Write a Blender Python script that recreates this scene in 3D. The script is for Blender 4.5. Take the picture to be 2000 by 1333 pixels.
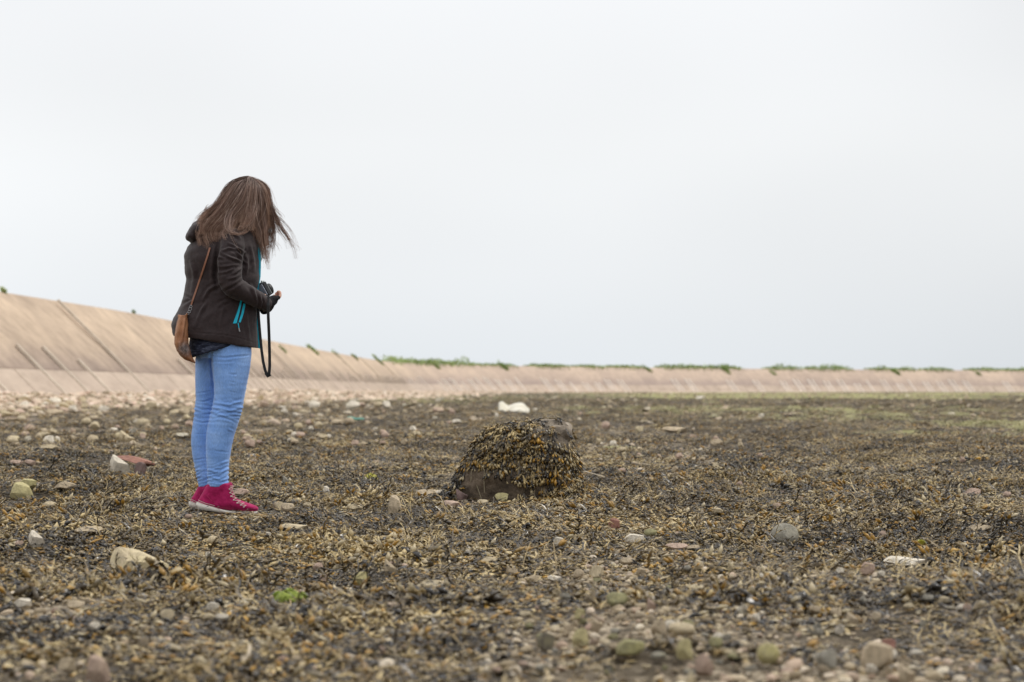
import bpy, math, random
import numpy as np
from mathutils import Vector, Matrix, Euler
from mathutils.bvhtree import BVHTree

sc = bpy.context.scene
for o in list(bpy.data.objects):
    bpy.data.objects.remove(o)
C = sc.collection
RS = np.random.RandomState(7)
random.seed(7)
R = math.radians

# ---------------------------------------------------------------- camera
F = 2000 * 85 / 36.0          # focal length in photograph pixels
HOR = 760.0                   # horizon row of the photograph
EYE = 0.60
cam_d = bpy.data.cameras.new('camera'); cam = bpy.data.objects.new('view_camera', cam_d); C.objects.link(cam)
cam.location = (0, 0, EYE); cam.rotation_euler = (R(90), 0, 0)
cam_d.lens = 85; cam_d.sensor_width = 36
cam_d.shift_y = (HOR - 666.5) / 2000
cam_d.clip_start = 0.1; cam_d.clip_end = 4000
cam_d.dof.use_dof = True; cam_d.dof.focus_distance = 11.3; cam_d.dof.aperture_fstop = 5.0
sc.camera = cam
sc.view_settings.view_transform = 'Standard'; sc.view_settings.look = 'None'
sc.view_settings.gamma = 1; sc.view_settings.exposure = 0.12
sc.view_settings.use_curve_mapping = False
sc.cycles.use_denoising = True
sc.cycles.max_bounces = 6; sc.cycles.transparent_max_bounces = 4

# ---------------------------------------------------------------- sky
SUN_EL, SUN_AZ = 52, 62       # azimuth from +Y (away from the camera) towards +X
w = bpy.data.worlds.new('World'); sc.world = w; w.use_nodes = True
nt = w.node_tree; nt.nodes.clear()
def N(nt, t, **k):
    n = nt.nodes.new(t)
    for a, b in k.items(): setattr(n, a, b)
    return n
out = N(nt, 'ShaderNodeOutputWorld'); bg = N(nt, 'ShaderNodeBackground'); bg.inputs['Strength'].default_value = 0.1
sky = N(nt, 'ShaderNodeTexSky', sky_type='NISHITA', sun_disc=False)
sky.sun_elevation = R(SUN_EL); sky.sun_rotation = R(SUN_AZ); sky.air_density = 1.5; sky.dust_density = 4
tc = N(nt, 'ShaderNodeTexCoord'); sep = N(nt, 'ShaderNodeSeparateXYZ'); nt.links.new(tc.outputs['Generated'], sep.inputs[0])
rmp = N(nt, 'ShaderNodeValToRGB'); nt.links.new(sep.outputs['Z'], rmp.inputs[0])
els = rmp.color_ramp.elements
els[0].position = 0.0; els[0].color = (.535, .565, .592, 1)
els[1].position = 1.0; els[1].color = (1, 1, 1, 1)
e = els.new(.045); e.color = (.583, .603, .622, 1)
e = els.new(.10); e.color = (.622, .635, .648, 1)
e = els.new(.16); e.color = (.622, .632, .648, 1)
e = els.new(.5); e.color = (.82, .83, .85, 1)
# soft cloud sheet: broad and faint
mp = N(nt, 'ShaderNodeMapping'); mp.inputs['Scale'].default_value = (1, 1, 2.2)
nt.links.new(tc.outputs['Generated'], mp.inputs[0])
nz = N(nt, 'ShaderNodeTexNoise'); nz.inputs['Scale'].default_value = 3.2; nz.inputs['Detail'].default_value = 2; nz.inputs['Roughness'].default_value = .4
nt.links.new(mp.outputs[0], nz.inputs['Vector'])
mr = N(nt, 'ShaderNodeMapRange'); mr.inputs[1].default_value = .3; mr.inputs[2].default_value = .7; mr.inputs[3].default_value = 13.3; mr.inputs[4].default_value = 15.1
nt.links.new(nz.outputs[0], mr.inputs[0])
vm = N(nt, 'ShaderNodeVectorMath', operation='SCALE'); nt.links.new(rmp.outputs[0], vm.inputs[0])
side = N(nt, 'ShaderNodeMapRange', interpolation_type='SMOOTHSTEP'); side.inputs[1].default_value = -.1; side.inputs[2].default_value = .6; side.inputs[3].default_value = 1.0; side.inputs[4].default_value = .80
nt.links.new(sep.outputs['X'], side.inputs[0])
mm = N(nt, 'ShaderNodeMath', operation='MULTIPLY'); nt.links.new(mr.outputs[0], mm.inputs[0]); nt.links.new(side.outputs[0], mm.inputs[1]); nt.links.new(mm.outputs[0], vm.inputs['Scale'])
mx = N(nt, 'ShaderNodeMix', data_type='RGBA'); mx.inputs[0].default_value = .94
nt.links.new(sky.outputs[0], mx.inputs[6]); nt.links.new(vm.outputs[0], mx.inputs[7])
nt.links.new(mx.outputs[2], bg.inputs[0]); nt.links.new(bg.outputs[0], out.inputs[0])

sd = bpy.data.lights.new('sun', 'SUN'); sd.energy = 1.4; sd.angle = R(14); sd.color = (1, .95, .87)
so = bpy.data.objects.new('sun', sd); C.objects.link(so)
sdir = Vector((math.sin(R(SUN_AZ)) * math.cos(R(SUN_EL)), math.cos(R(SUN_AZ)) * math.cos(R(SUN_EL)), math.sin(R(SUN_EL))))
so.rotation_euler = sdir.to_track_quat('Z', 'Y').to_euler()

# ---------------------------------------------------------------- helpers
def link(nt, a, b): nt.links.new(a, b)
def new_mat(name, rough=.8, spec=.3):
    m = bpy.data.materials.new(name); m.use_nodes = True
    b = m.node_tree.nodes['Principled BSDF']
    b.inputs['Roughness'].default_value = rough; b.inputs['Specular IOR Level'].default_value = spec
    return m, m.node_tree, b
def noise(nt, scale, detail=4, rough=.55, coord=None, scl=None):
    n = N(nt, 'ShaderNodeTexNoise'); n.inputs['Scale'].default_value = scale
    n.inputs['Detail'].default_value = detail; n.inputs['Roughness'].default_value = rough
    if coord is not None:
        if scl is not None:
            m = N(nt, 'ShaderNodeMapping'); m.inputs['Scale'].default_value = scl
            link(nt, coord, m.inputs[0]); coord = m.outputs[0]
        link(nt, coord, n.inputs['Vector'])
    return n.outputs[0]
def ramp(nt, fac, stops):
    r = N(nt, 'ShaderNodeValToRGB'); e = r.color_ramp.elements
    e[0].position, e[0].color = stops[0][0], (*stops[0][1], 1)
    e[1].position, e[1].color = stops[-1][0], (*stops[-1][1], 1)
    for p, c in stops[1:-1]:
        x = e.new(p); x.color = (*c, 1)
    if fac is not None: link(nt, fac, r.inputs[0])
    return r.outputs[0]
def mix(nt, fac, a, b, mode='MIX'):
    m = N(nt, 'ShaderNodeMix', data_type='RGBA', blend_type=mode)
    for v, i in ((fac, 0), (a, 6), (b, 7)):
        if isinstance(v, (int, float)): m.inputs[i].default_value = v
        elif isinstance(v, tuple): m.inputs[i].default_value = (*v, 1)
        else: link(nt, v, m.inputs[i])
    return m.outputs[2]
def math_(nt, op, a, b=0.0, clamp=False):
    m = N(nt, 'ShaderNodeMath', operation=op, use_clamp=clamp)
    for v, i in ((a, 0), (b, 1)):
        if isinstance(v, (int, float)): m.inputs[i].default_value = v
        else: link(nt, v, m.inputs[i])
    return m.outputs[0]
def bump(nt, b, h, dist=.01, strength=1.0):
    n = N(nt, 'ShaderNodeBump'); n.inputs['Distance'].default_value = dist; n.inputs['Strength'].default_value = strength
    link(nt, h, n.inputs['Height']); link(nt, n.outputs[0], b.inputs['Normal'])
def attr(nt, name): return N(nt, 'ShaderNodeAttribute', attribute_name=name)
def objco(nt): return N(nt, 'ShaderNodeTexCoord').outputs['Object']
def wpos(nt): return N(nt, 'ShaderNodeNewGeometry').outputs['Position']

def mesh(name, v, f, mat=None, smooth=True):
    me = bpy.data.meshes.new(name)
    me.from_pydata([tuple(map(float, p)) for p in v], [], [tuple(map(int, q)) for q in f])
    me.update()
    if mat: me.materials.append(mat)
    if smooth: me.polygons.foreach_set('use_smooth', [True] * len(me.polygons))
    return me
def add(name, me, parent=None, loc=None, rot=None, scale=None, label=None, cat=None, group=None, kind=None):
    o = bpy.data.objects.new(name, me); C.objects.link(o)
    if parent is not None: o.parent = parent
    if loc is not None: o.location = loc
    if rot is not None: o.rotation_euler = rot
    if scale is not None: o.scale = scale
    for k, x in (('label', label), ('category', cat), ('group', group), ('kind', kind)):
        if x: o[k] = x
    return o
def set_attr(me, name, arr):
    a = me.attributes.new(name, 'FLOAT', 'POINT'); a.data.foreach_set('value', np.asarray(arr, dtype=np.float32))

# vectorised value noise
_perm = np.random.RandomState(11).rand(512 * 512).reshape(512, 512)
def vnoise(x, y):
    xi = np.floor(x).astype(int); yi = np.floor(y).astype(int)
    fx = x - xi; fy = y - yi
    fx = fx * fx * (3 - 2 * fx); fy = fy * fy * (3 - 2 * fy)
    a = _perm[xi & 511, yi & 511]; b = _perm[(xi + 1) & 511, yi & 511]
    c = _perm[xi & 511, (yi + 1) & 511]; d = _perm[(xi + 1) & 511, (yi + 1) & 511]
    return (a * (1 - fx) + b * fx) * (1 - fy) + (c * (1 - fx) + d * fx) * fy
def fbm(x, y, o=3):
    s = 0; a = 1; t = 0
    for i in range(o):
        s = s + a * vnoise(x * 2 ** i + 17 * i, y * 2 ** i + 31 * i); t += a; a *= .5
    return s / t
def sstep(a, b, x):
    t = np.clip((x - a) / (b - a), 0, 1); return t * t * (3 - 2 * t)

# ---------------------------------------------------------------- wall line
FOOT = np.array([(-19.5, -80), (-15.3, 55), (-14.0, 86), (-13.05, 108), (-13.15, 178), (-12.6, 255), (-12.0, 300), (-9, 328), (0, 354), (20, 384), (48, 414), (97, 452), (160, 488), (260, 530), (420, 580)], float)
def resample(P, step):
    d = np.r_[0, np.cumsum(np.linalg.norm(np.diff(P, axis=0), axis=1))]
    t = np.arange(0, d[-1], step)
    Q = np.c_[np.interp(t, d, P[:, 0]), np.interp(t, d, P[:, 1])]
    return t, Q
T0, PATH = resample(FOOT, 1.2)
for _ in range(40):                    # round the bends
    PATH[1:-1] = (PATH[:-2] + 2 * PATH[1:-1] + PATH[2:]) / 4
tan = np.gradient(PATH, axis=0); tan /= np.linalg.norm(tan, axis=1)[:, None]
LAND = np.c_[-tan[:, 1], tan[:, 0]]    # points to the land side
def wall_dist(x, y):
    """signed distance to the wall foot, positive on the shore side"""
    sh = x.shape; x = x.ravel(); y = y.ravel(); out = np.empty(len(x))
    P = PATH[::4]; L = LAND[::4]
    for i in range(0, len(x), 20000):
        dx = x[i:i+20000, None] - P[None, :, 0]; dy = y[i:i+20000, None] - P[None, :, 1]
        k = np.argmin(dx * dx + dy * dy, axis=1); r = np.arange(len(k))
        out[i:i+20000] = -(dx[r, k] * L[k, 0] + dy[r, k] * L[k, 1])
    return out.reshape(sh)

def topx(x, y, z=0.0):
    y = np.maximum(y, .5)
    return 1000 + x / y * F, HOR + (EYE - z) / y * F
def height(x, y):
    x = np.asarray(x, float); y = np.asarray(y, float)
    h = .16 * (fbm(x / 1.3 + 5, y / 1.3 + 9, 3) - .5) + .070 * (vnoise(x / .33, y / .33) - .5)
    h = h + .12 * (fbm(x / 9 + 3, y / 9 + 1, 2) - .5)
    def calm(cx, cy, r):
        return sstep(r * .55, r, np.hypot((x - cx), (y - cy)))
    k = calm(-1.4, 11.8, 1.0) * calm(-1.35, 10.9, .7) * calm(-.02, 12.9, .95) * calm(0, 12.0, .7)
    near = sstep(0, 4.0, y)
    h = h * k * (.35 + .65 * near) - .012 * k - .004 * (1 - calm(-1.4, 11.8, 1.0) * calm(-1.35, 10.9, .7))
    d = wall_dist(x, y)
    bank = (.16 + .22 * (1 - sstep(120, 300, y))) * (1 - sstep(-1, 5.5, d)) + .06 * (1 - sstep(2, 14, d))
    h = h + bank * (1 + .35 * (fbm(x / 2 + 40, y / 2, 3) - .5))
    h = np.where(d < -3, h - .8, h)
    return h
def hgt(x, y): return float(height(np.array([x]), np.array([y]))[0])
def place(px, py):
    """where the sight line through a photograph pixel meets the ground"""
    ys = np.concatenate([np.arange(4, 40, .03), np.arange(40, 420, .5)])
    xs = (px - 1000) / F * ys; zs = EYE + (HOR - py) / F * ys
    hs = height(xs, ys)
    k = np.argmax(zs < hs)
    if zs[k] >= hs[k]: k = len(ys) - 1
    return Vector((xs[k], ys[k], hs[k]))

def blob(px, py, L):
    s = 0
    for cx, cy, rx, ry, a in L:
        s = np.maximum(s, a * np.exp(-(((px - cx) / rx) ** 2 + ((py - cy) / ry) ** 2)))
    return s
GRAVEL = [(1210, 1215, 330, 90, 1), (1560, 1330, 420, 50, 1), (1000, 1320, 300, 40, .6), (60, 1190, 110, 22, .8), (1960, 1205, 120, 26, .8), (1450, 985, 90, 14, .8),
          (1220, 885, 150, 40, .6), (1250, 1060, 130, 16, .7), (1760, 1100, 70, 16, .9), (880, 985, 90, 14, .9), (430, 1215, 60, 14, .6), (1300, 1100, 160, 40, .7),
          (130, 870, 240, 50, .45), (620, 850, 260, 45, .45), (1950, 845, 130, 14, .4)]
def gravel_at(x, y):
    px, py = topx(x, y)
    g = blob(px, py, GRAVEL)
    n = fbm(x / .5 + 60, y / .9 + 7, 3)
    return np.clip(g * 1.5 * sstep(.28, .55, n) + sstep(.62, .72, n) * .5, 0, 1)

# ---------------------------------------------------------------- ground
def green_at(X, Y, D):
    px, py = topx(X, Y)
    green = .95 * sstep(90, 170, Y) * sstep(.30, .5, fbm(X / 14, Y / 40, 3)) * sstep(10, 25, D)
    return np.maximum(green, blob(px, py, [(1960, 842, 200, 20, 1.5), (1600, 806, 420, 10, 1.1), (1380, 800, 150, 8, .9), (820, 778, 180, 8, 1.1)]) * sstep(.36, .52, fbm(X / 1.3, Y / 5, 3)))
def build_ground():
    ys = np.concatenate([np.linspace(-60, 2, 14)[:-1], 2 + 0.0 * np.arange(1), np.geomspace(3, 30, 420), np.geomspace(30.3, 420, 300), np.geomspace(430, 2500, 24)])
    u = np.linspace(-1, 1, 361); uc = .30 * u + .12 * u ** 3 + .58 * u ** 9
    ww = 14 + 1.0 * np.abs(ys)
    X = uc[None, :] * ww[:, None]; Y = np.repeat(ys[:, None], len(u), 1)
    Z = height(X, Y)
    D = wall_dist(X, Y)
    G = gravel_at(X, Y)
    px, py = topx(X, Y)
    green = green_at(X, Y, D)
    n0, n1 = X.shape
    v = np.stack([X, Y, Z], -1).reshape(-1, 3)
    i = np.arange((n0 - 1) * n1).reshape(n0 - 1, n1)[:, :-1].ravel()
    f = np.stack([i, i + 1, i + n1 + 1, i + n1], 1)
    m, nt, b = new_mat('shore_mud', .9, .2)
    p = wpos(nt)
    base = ramp(nt, noise(nt, 3.2, 8, .7, p), [(.3, (.030, .023, .014)), (.48, (.062, .047, .029)), (.62, (.12, .092, .058)), (.75, (.22, .175, .12))])
    fine = ramp(nt, noise(nt, 38, 5, .7, p), [(.35, (.42, .40, .37)), (.65, (1, 1, 1))])
    base = mix(nt, 1.0, base, fine, 'MULTIPLY')
    grav = ramp(nt, noise(nt, 26, 4, .6, p), [(.35, (.05, .04, .027)), (.5, (.20, .16, .11)), (.62, (.50, .42, .31))])
    beach = ramp(nt, noise(nt, 5, 8, .75, p), [(.3, (.24, .18, .135)), (.47, (.48, .37, .28)), (.6, (.62, .50, .39)), (.75, (.74, .64, .53))])
    gr = ramp(nt, noise(nt, 2.5, 6, .7, p), [(.35, (.20, .18, .085)), (.55, (.38, .37, .15)), (.75, (.60, .58, .28))])
    c = mix(nt, attr(nt, 'gravel').outputs['Fac'], base, grav)
    c = mix(nt, math_(nt, 'MULTIPLY', attr(nt, 'green').outputs['Fac'], .85), c, gr)
    c = mix(nt, attr(nt, 'beach').outputs['Fac'], c, beach)
    link(nt, c, b.inputs['Base Color'])
    bump(nt, b, noise(nt, 30, 6, .7, p), .012)
    me = mesh('ground', v, f, m)
    set_attr(me, 'gravel', G.ravel()); set_attr(me, 'green', green.ravel())
    set_attr(me, 'beach', (1 - sstep(3.5, 8.5, D + 3 * (fbm(X / 1.5, Y / 5, 3) - .5))).ravel())
    add('ground', me, kind='structure')
build_ground()

# ---------------------------------------------------------------- sea wall
def build_wall():
    n = len(PATH)
    # (landward offset, height): lower tier, ledge, upper tier, crest, land
    up = [(1.032, 1.05), (1.032, 1.25), (1.09, 1.29), (2.1, 2.27), (3.1, 3.2), (3.92, 3.97), (4.06, 4.03), (4.9, 4.03), (5.1, 3.9), (40, 3.8), (46, -1)]
    def sweep(prof, i0=0, i1=n, dz=0):
        v, f, s = [], [], []
        k = len(prof)
        for i in range(i0, i1):
            for o, z in prof:
                p = PATH[i] + LAND[i] * o
                zz = z + (.05 * (vnoise(np.array(i * .3), np.array(z * 2.)) - .5) if 1.6 < z < 3.9 else 0)
                v.append((p[0], p[1], zz + dz)); s.append(T0[i])
            if i > i0:
                a = (i - i0 - 1) * k; b_ = a + k
                for j in range(k - 1): f.append((a + j, b_ + j, b_ + j + 1, a + j + 1))
        return v, f, s
    root = bpy.data.objects.new('sea_wall', None); C.objects.link(root); root.location = (PATH[0][0], 60, .2)
    root['label'] = 'long sloping tan concrete sea wall curving behind the whole shore'; root['category'] = 'sea wall'
    inv = Matrix.Translation(root.location).inverted()
    def child(name, me, par=root):
        o = bpy.data.objects.new(name, me); C.objects.link(o); o.parent = par
        o.matrix_parent_inverse = inv if par is root else Matrix()
        return o
    m, nt, b = new_mat('wall_concrete', .9, .2)
    p = wpos(nt); sp = N(nt, 'ShaderNodeSeparateXYZ'); link(nt, p, sp.inputs[0])
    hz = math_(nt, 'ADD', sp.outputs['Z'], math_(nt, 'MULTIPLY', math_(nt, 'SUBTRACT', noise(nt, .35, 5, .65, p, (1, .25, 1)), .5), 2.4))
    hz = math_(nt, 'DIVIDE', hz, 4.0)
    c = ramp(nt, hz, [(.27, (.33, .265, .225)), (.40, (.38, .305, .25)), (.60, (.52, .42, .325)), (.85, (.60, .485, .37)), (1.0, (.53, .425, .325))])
    c = mix(nt, 1.0, c, ramp(nt, noise(nt, 1.1, 7, .75, p), [(.3, (.66, .64, .62)), (.5, (.92, .9, .88)), (.7, (1.12, 1.1, 1.06))]), 'MULTIPLY')
    # each bay between ribs has weathered a little differently
    st = attr(nt, 'run').outputs['Fac']
    bay = N(nt, 'ShaderNodeTexWhiteNoise', noise_dimensions='1D'); link(nt, math_(nt, 'FLOOR', math_(nt, 'DIVIDE', st, 3.6)), bay.inputs['W'])
    c = mix(nt, 1.0, c, ramp(nt, bay.outputs['Value'], [(0, (.88, .86, .86)), (1, (1.08, 1.06, 1.04))]), 'MULTIPLY')
    # slight haze painted into the far reach as a greyer pink
    far = N(nt, 'ShaderNodeMapRange'); far.inputs[1].default_value = 370; far.inputs[2].default_value = 420; link(nt, st, far.inputs[0])
    c = mix(nt, math_(nt, 'MULTIPLY', far.outputs[0], .8), c, mix(nt, .35, c, (.50, .40, .37)))
    link(nt, c, b.inputs['Base Color']); bump(nt, b, noise(nt, 6, 6, .7, p), .05)
    v, f, s = sweep(up); me = mesh('upper_slope', v, f, m); set_attr(me, 'run', s); child('upper_slope', me)
    # lower tier: one panel per bay
    m2, nt, b = new_mat('panel_concrete', .85, .25)
    p = wpos(nt)
    c2 = ramp(nt, noise(nt, .8, 7, .7, p, (1, .4, 1.5)), [(.3, (.36, .28, .225)), (.5, (.47, .375, .30)), (.7, (.57, .46, .37))])
    oi = N(nt, 'ShaderNodeObjectInfo')
    c2 = mix(nt, 1.0, c2, ramp(nt, oi.outputs['Random'], [(0, (.93, .925, .92)), (1, (1.03, 1.03, 1.02))]), 'MULTIPLY')
    link(nt, c2, b.inputs['Base Color']); bump(nt, b, noise(nt, 8, 5, .7, p), .03)
    lower = child('lower_apron', mesh('lower_apron', *sweep([(-.9, -.7), (1.025, 1.225)])[:2], m))
    set_attr(lower.data, 'run', sweep([(-.9, -.7), (1.025, 1.225)])[2])
    m3, nt, b = new_mat('rib_concrete', .9, .2)
    p = wpos(nt); link(nt, ramp(nt, noise(nt, 2.5, 6, .7, p), [(.3, (.40, .34, .27)), (.5, (.55, .47, .38)), (.7, (.66, .58, .48))]), b.inputs['Base Color'])
    m4, nt, b = new_mat('pale_rib_concrete', .9, .2); b.inputs['Base Color'].default_value = (.74, .66, .58, 1)
    bays = np.arange(T0[0] + 93.6, T0[-1] - 160, 3.6)
    rr = random.Random(3)
    slopeL = math.hypot(2.14, 2.14)
    def at(t):
        i = np.interp(t, T0, np.arange(n)); k = int(i); fr = i - k; k = min(k, n - 2)
        return PATH[k] * (1 - fr) + PATH[k+1] * fr, LAND[k]
    def strip(t0, t1, o0, z0, o1, z1, thick, name, mm):
        a, La = at(t0); c_, Lc = at(t1)
        nrm = lambda L: Vector((-L[0], -L[1], 1)).normalized() * thick
        vs = []
        for P_, L in ((a, La), (c_, Lc)):
            for o_, z in ((o0, z0), (o1, z1)):
                q = Vector((*(P_ + L * o_), z)); vs += [q, q + nrm(L)]
        fs = [(0, 1, 3, 2), (4, 6, 7, 5), (0, 4, 5, 1), (2, 3, 7, 6), (1, 5, 7, 3), (0, 2, 6, 4)]
        me = mesh(name, vs, fs, mm, False)
        return child(name, me)
    skip = 0
    for q, t in enumerate(bays):
        strip(t + .03, t + 3.57, -.5, -.3, .98, 1.18, .05 + .008 * rr.random(), 'panel', m2)
        y = at(t)[0][1]
        # raised joint ribs running up the slope; the near ones are uneven in length
        h = rr.choice([1.6, 1.75, 1.9, 2.0]) if y < 300 else rr.choice([1.5, 1.9, 2.0, 2.2])
        if q % 9 == 5 and 150 < y < 300: h = 3.98
        if abs(y - 93.9) < 1.8 or abs(y - 72) < 1.5: h = 3.98 if y > 80 else 1.9; hw = .17
        elif rr.random() < .12 or (88 < y < 104 and h < 3): continue
        hw = .10 + .05 * rr.random()
        strip(t - hw, t + hw, -.45, -.25 + .0, h - .22, h, (.09 if y < 300 else .12), 'rib', m3 if y < 300 else m4)
        if y > 320 and rr.random() < .8:      # a pale twin strip beside the rib on the far reach
            strip(t + .85, t + 1.05, -.45, -.25, h - .3, h - .08, .14, 'rib', m4)
    # a full-height rib that catches the eye at the left
    return at, bays
wall_at, BAYS = build_wall()

# ---------------------------------------------------------------- greenery on the wall
def leafmass(pts, size, rs, name, mat):
    v, f = [], []
    for p in pts:
        a = rs.rand() * 6.28; t = rs.rand() * .9 + .3
        d = Vector((math.cos(a) * math.cos(t), math.sin(a) * math.cos(t), math.sin(t))); s = d.cross(Vector((0, 0, 1))).normalized()
        L = size * (.6 + .8 * rs.rand()); w_ = L * .22; p = Vector(p); k = len(v)
        v += [p - s * w_ * .5, p + s * w_ * .5, p + d * L * .6 + s * w_, p + d * L, p + d * L * .6 - s * w_]
        f += [(k, k + 1, k + 2, k + 3, k + 4)]
    return mesh(name, v, f, mat, False)
mleaf, nt, b = new_mat('wall_greenery', .7, .3)
g = ramp(nt, noise(nt, 1.3, 4, .6, wpos(nt)), [(.3, (.14, .21, .06)), (.5, (.27, .36, .12)), (.7, (.44, .50, .24))])
link(nt, g, b.inputs['Base Color'])
def crest_from_px(px, off=4.2, zc=4.0):
    P = PATH + LAND * off
    ok = P[:, 1] > 60
    x = 1000 + P[:, 0] / np.maximum(P[:, 1], 1) * F
    d = np.where(ok, np.abs(x - px), 1e9); k = int(np.argmin(d))
    return P[k], k
def build_green():
    rs = np.random.RandomState(5)
    pts = []
    for a, bb, hh in [(756, 925, .75), (1040, 1110, .3), (1190, 1262, .35), (1060, 1090, .6), (1292, 1452, .6), (1500, 1562, .75), (1575, 1665, .6), (1700, 1790, .5), (1800, 1862, .5), (1895, 2060, .5), (930, 1010, .25), (1120, 1180, .25), (2060, 2500, .5)]:
        px = a
        while px < bb:
            P, k = crest_from_px(px)
            env = hh * (.15 + 2.2 * float(fbm(np.array(px / 9.), np.array(.5), 3)) ** 2) * min(1, (px - a + 4) / 14, (bb - px + 4) / 14)
            for _ in range(10):
                off = rs.rand() * 2.2; q = P + LAND[k] * (off - .6) + tan[k] * rs.randn() * .3
                pts.append((q[0], q[1], 3.95 + rs.rand() * env - max(0, .6 - off) * .9))
            px += .9
    me = leafmass(pts, .34, rs, 'crest_grass', mleaf)
    add('crest_grass', me, label='fringe of green weeds growing along the crest of the far sea wall', cat='weeds', kind='stuff')
    shr = [(850, 716, 24, 14, 'rounded green shrub hanging over the crest where the light panel ends', 0),
           (985, 719, 22, 13, 'green shrub drooping alone from the crest above the pale slab', 0),
           (738, 708, 30, 16, 'long green shrub at the bend where the near wall meets the far one', 0),
           (612, 690, 26, 14, 'largest green shrub on the near wall crest right of the girl', 0),
           (551, 690, 12, 9, 'small green tuft on the slope just right of the camera strap', 0),
           (655, 697, 14, 11, 'small green shrub midway between the two larger ones on the near wall', 0),
           (692, 702, 12, 8, 'tiny green tuft near the right end of the near wall', 0),
           (1420, 726, 20, 14, 'dark green shrub hanging down the far wall below a tall weed fringe', 0),
           (1266, 724, 14, 10, 'green shrub on the far wall between two weed fringes', 0),
           (1508, 731, 14, 9, 'small drooping shrub at the left end of a long weed fringe', 0),
           (1752, 730, 16, 9, 'dark small shrub hanging on the right part of the far wall', 0),
           (1912, 732, 12, 7, 'faint small shrub near the right end of the far wall', 0),
           (4, 573, 12, 5, 'green tuft on the crest at the far left edge', 0),
           (259, 613, 5, 3, 'little brown-green tuft on the near crest left of the girl', 0)]
    for px, py, wx, hy, lab, _ in shr:
        P, k = crest_from_px(px, 3.9)
        Y = P[1]; z = EYE + (HOR - py) / F * Y
        off = 4.1 - max(0, 4.0 - z) * 1.0
        P, k = crest_from_px(px, off)
        Y = P[1]; z = EYE + (HOR - py) / F * Y; z = min(z, 4.15)
        n_ = 520 if wx > 15 else 240
        W_ = wx / F * Y; H_ = hy / F * Y
        pts = []
        for _i in range(n_):
            a = rs.randn(3) * .34
            if np.linalg.norm(a) > .9: continue
            along = a[0] * W_; down = a[2] * H_ - along * .30
            q = tan[k] * along * .8
            dz = max(-.5 * H_, down)
            q2 = LAND[k] * (dz * .9) + q - LAND[k] * .18 * abs(a[1])
            pts.append((q2[0], q2[1], dz + .12 * rs.rand()))
        me = leafmass(pts, min(.26, H_ * .9), rs, 'shrub', mleaf)
        add('shrub', me, loc=(P[0], P[1], z), label=lab, cat='shrub', group='green shrubs along the sea wall crest')
build_green()

# ---------------------------------------------------------------- seaweed fronds
def frond(V, Fc, FR, TP, base, d0, up, L, wdt, r, fr, curl=1.0, droop=0.0, tipbig=1.0, tipflag=0.0, segs=4):
    """a forked ribbon with swollen tips"""
    def ribbon(p, d, L, w0, w1, n, tip):
        d = d.normalized(); side = d.cross(up)
        if side.length < 1e-4: side = Vector((1, 0, 0))
        side.normalize(); k0 = len(V)
        for i in range(n + 1):
            t = i / n; w_ = w0 + (w1 - w0) * t
            roll = up * (r.gauss(0, .35) * w_)
            V.append(p - side * w_ * .5 + roll); V.append(p + side * w_ * .5 - roll)
            FR.extend((fr, fr)); TP.extend((0, 0))
            if i < n:
                Fc.append((k0 + 2*i, k0 + 2*i + 1, k0 + 2*i + 3, k0 + 2*i + 2))
                d = (d + side * r.gauss(0, .22 * curl) + up * r.gauss(0, .16 * curl) - Vector((0, 0, droop))).normalized()
                side = d.cross(up).normalized() if d.cross(up).length > 1e-4 else side
                p = p + d * (L / n)
        if tip > 0:
            a = tip * wdt * (.75 + .5 * r.random()); l = a * (1.0 + .6 * r.random()); k = len(V)
            c = p + d * l * .6; hh = up * a * .42
            V.extend([c - d * l, c + side * a * .6, c + d * l, c - side * a * .6, c + hh, c - hh])
            FR.extend([fr] * 6); TP.extend([tipflag] * 6)
            for q in ((0, 1, 4), (1, 2, 4), (2, 3, 4), (3, 0, 4), (1, 0, 5), (2, 1, 5), (3, 2, 5), (0, 3, 5)):
                Fc.append(tuple(k + j for j in q))
        return p, d
    p, d = ribbon(base, d0, L * .6, wdt * .55, wdt, segs - 1, 0)
    sd = d.cross(up)
    if sd.length > 1e-4:
        sd.normalize()
        for s in (-1, 1):
            ribbon(p, d + sd * s * (.3 + .5 * r.random()), L * (.25 + .25 * r.random()), wdt, wdt * .9, 2, tipbig)

mweed, nt, b = new_mat('bladder_wrack', .5, .5)
fr = attr(nt, 'fr').outputs['Fac']; tp = attr(nt, 'tip').outputs['Fac']
oi = N(nt, 'ShaderNodeObjectInfo').outputs['Random']
p = wpos(nt)
big = noise(nt, .75, 4, .6, p)
k = math_(nt, 'ADD', math_(nt, 'MULTIPLY', fr, .80), math_(nt, 'MULTIPLY', oi, .22))
k = math_(nt, 'ADD', k, math_(nt, 'MULTIPLY', math_(nt, 'SUBTRACT', big, .5), 1.5))
k = math_(nt, 'ADD', k, -.18)
col = ramp(nt, k, [(.05, (.018, .014, .010)), (.27, (.047, .033, .016)), (.43, (.130, .089, .036)), (.59, (.29, .208, .085)), (.77, (.50, .38, .178)), (.93, (.66, .53, .29))])
tipc = ramp(nt, math_(nt, 'FRACT', math_(nt, 'MULTIPLY', fr, 7.3)), [(.0, (.30, .24, .13)), (.56, (.50, .41, .25)), (.60, (.24, .125, .018)), (1, (.46, .255, .03))])
amber = math_(nt, 'MULTIPLY', tp, ramp(nt, noise(nt, 1.7, 3, .6, p), [(.38, (.35,) * 3), (.52, (1,) * 3)]))
col = mix(nt, amber, col, tipc)
link(nt, col, b.inputs['Base Color'])
rg = ramp(nt, fr, [(0, (.24,) * 3), (1, (.55,) * 3)]); link(nt, rg, b.inputs['Roughness'])

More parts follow.
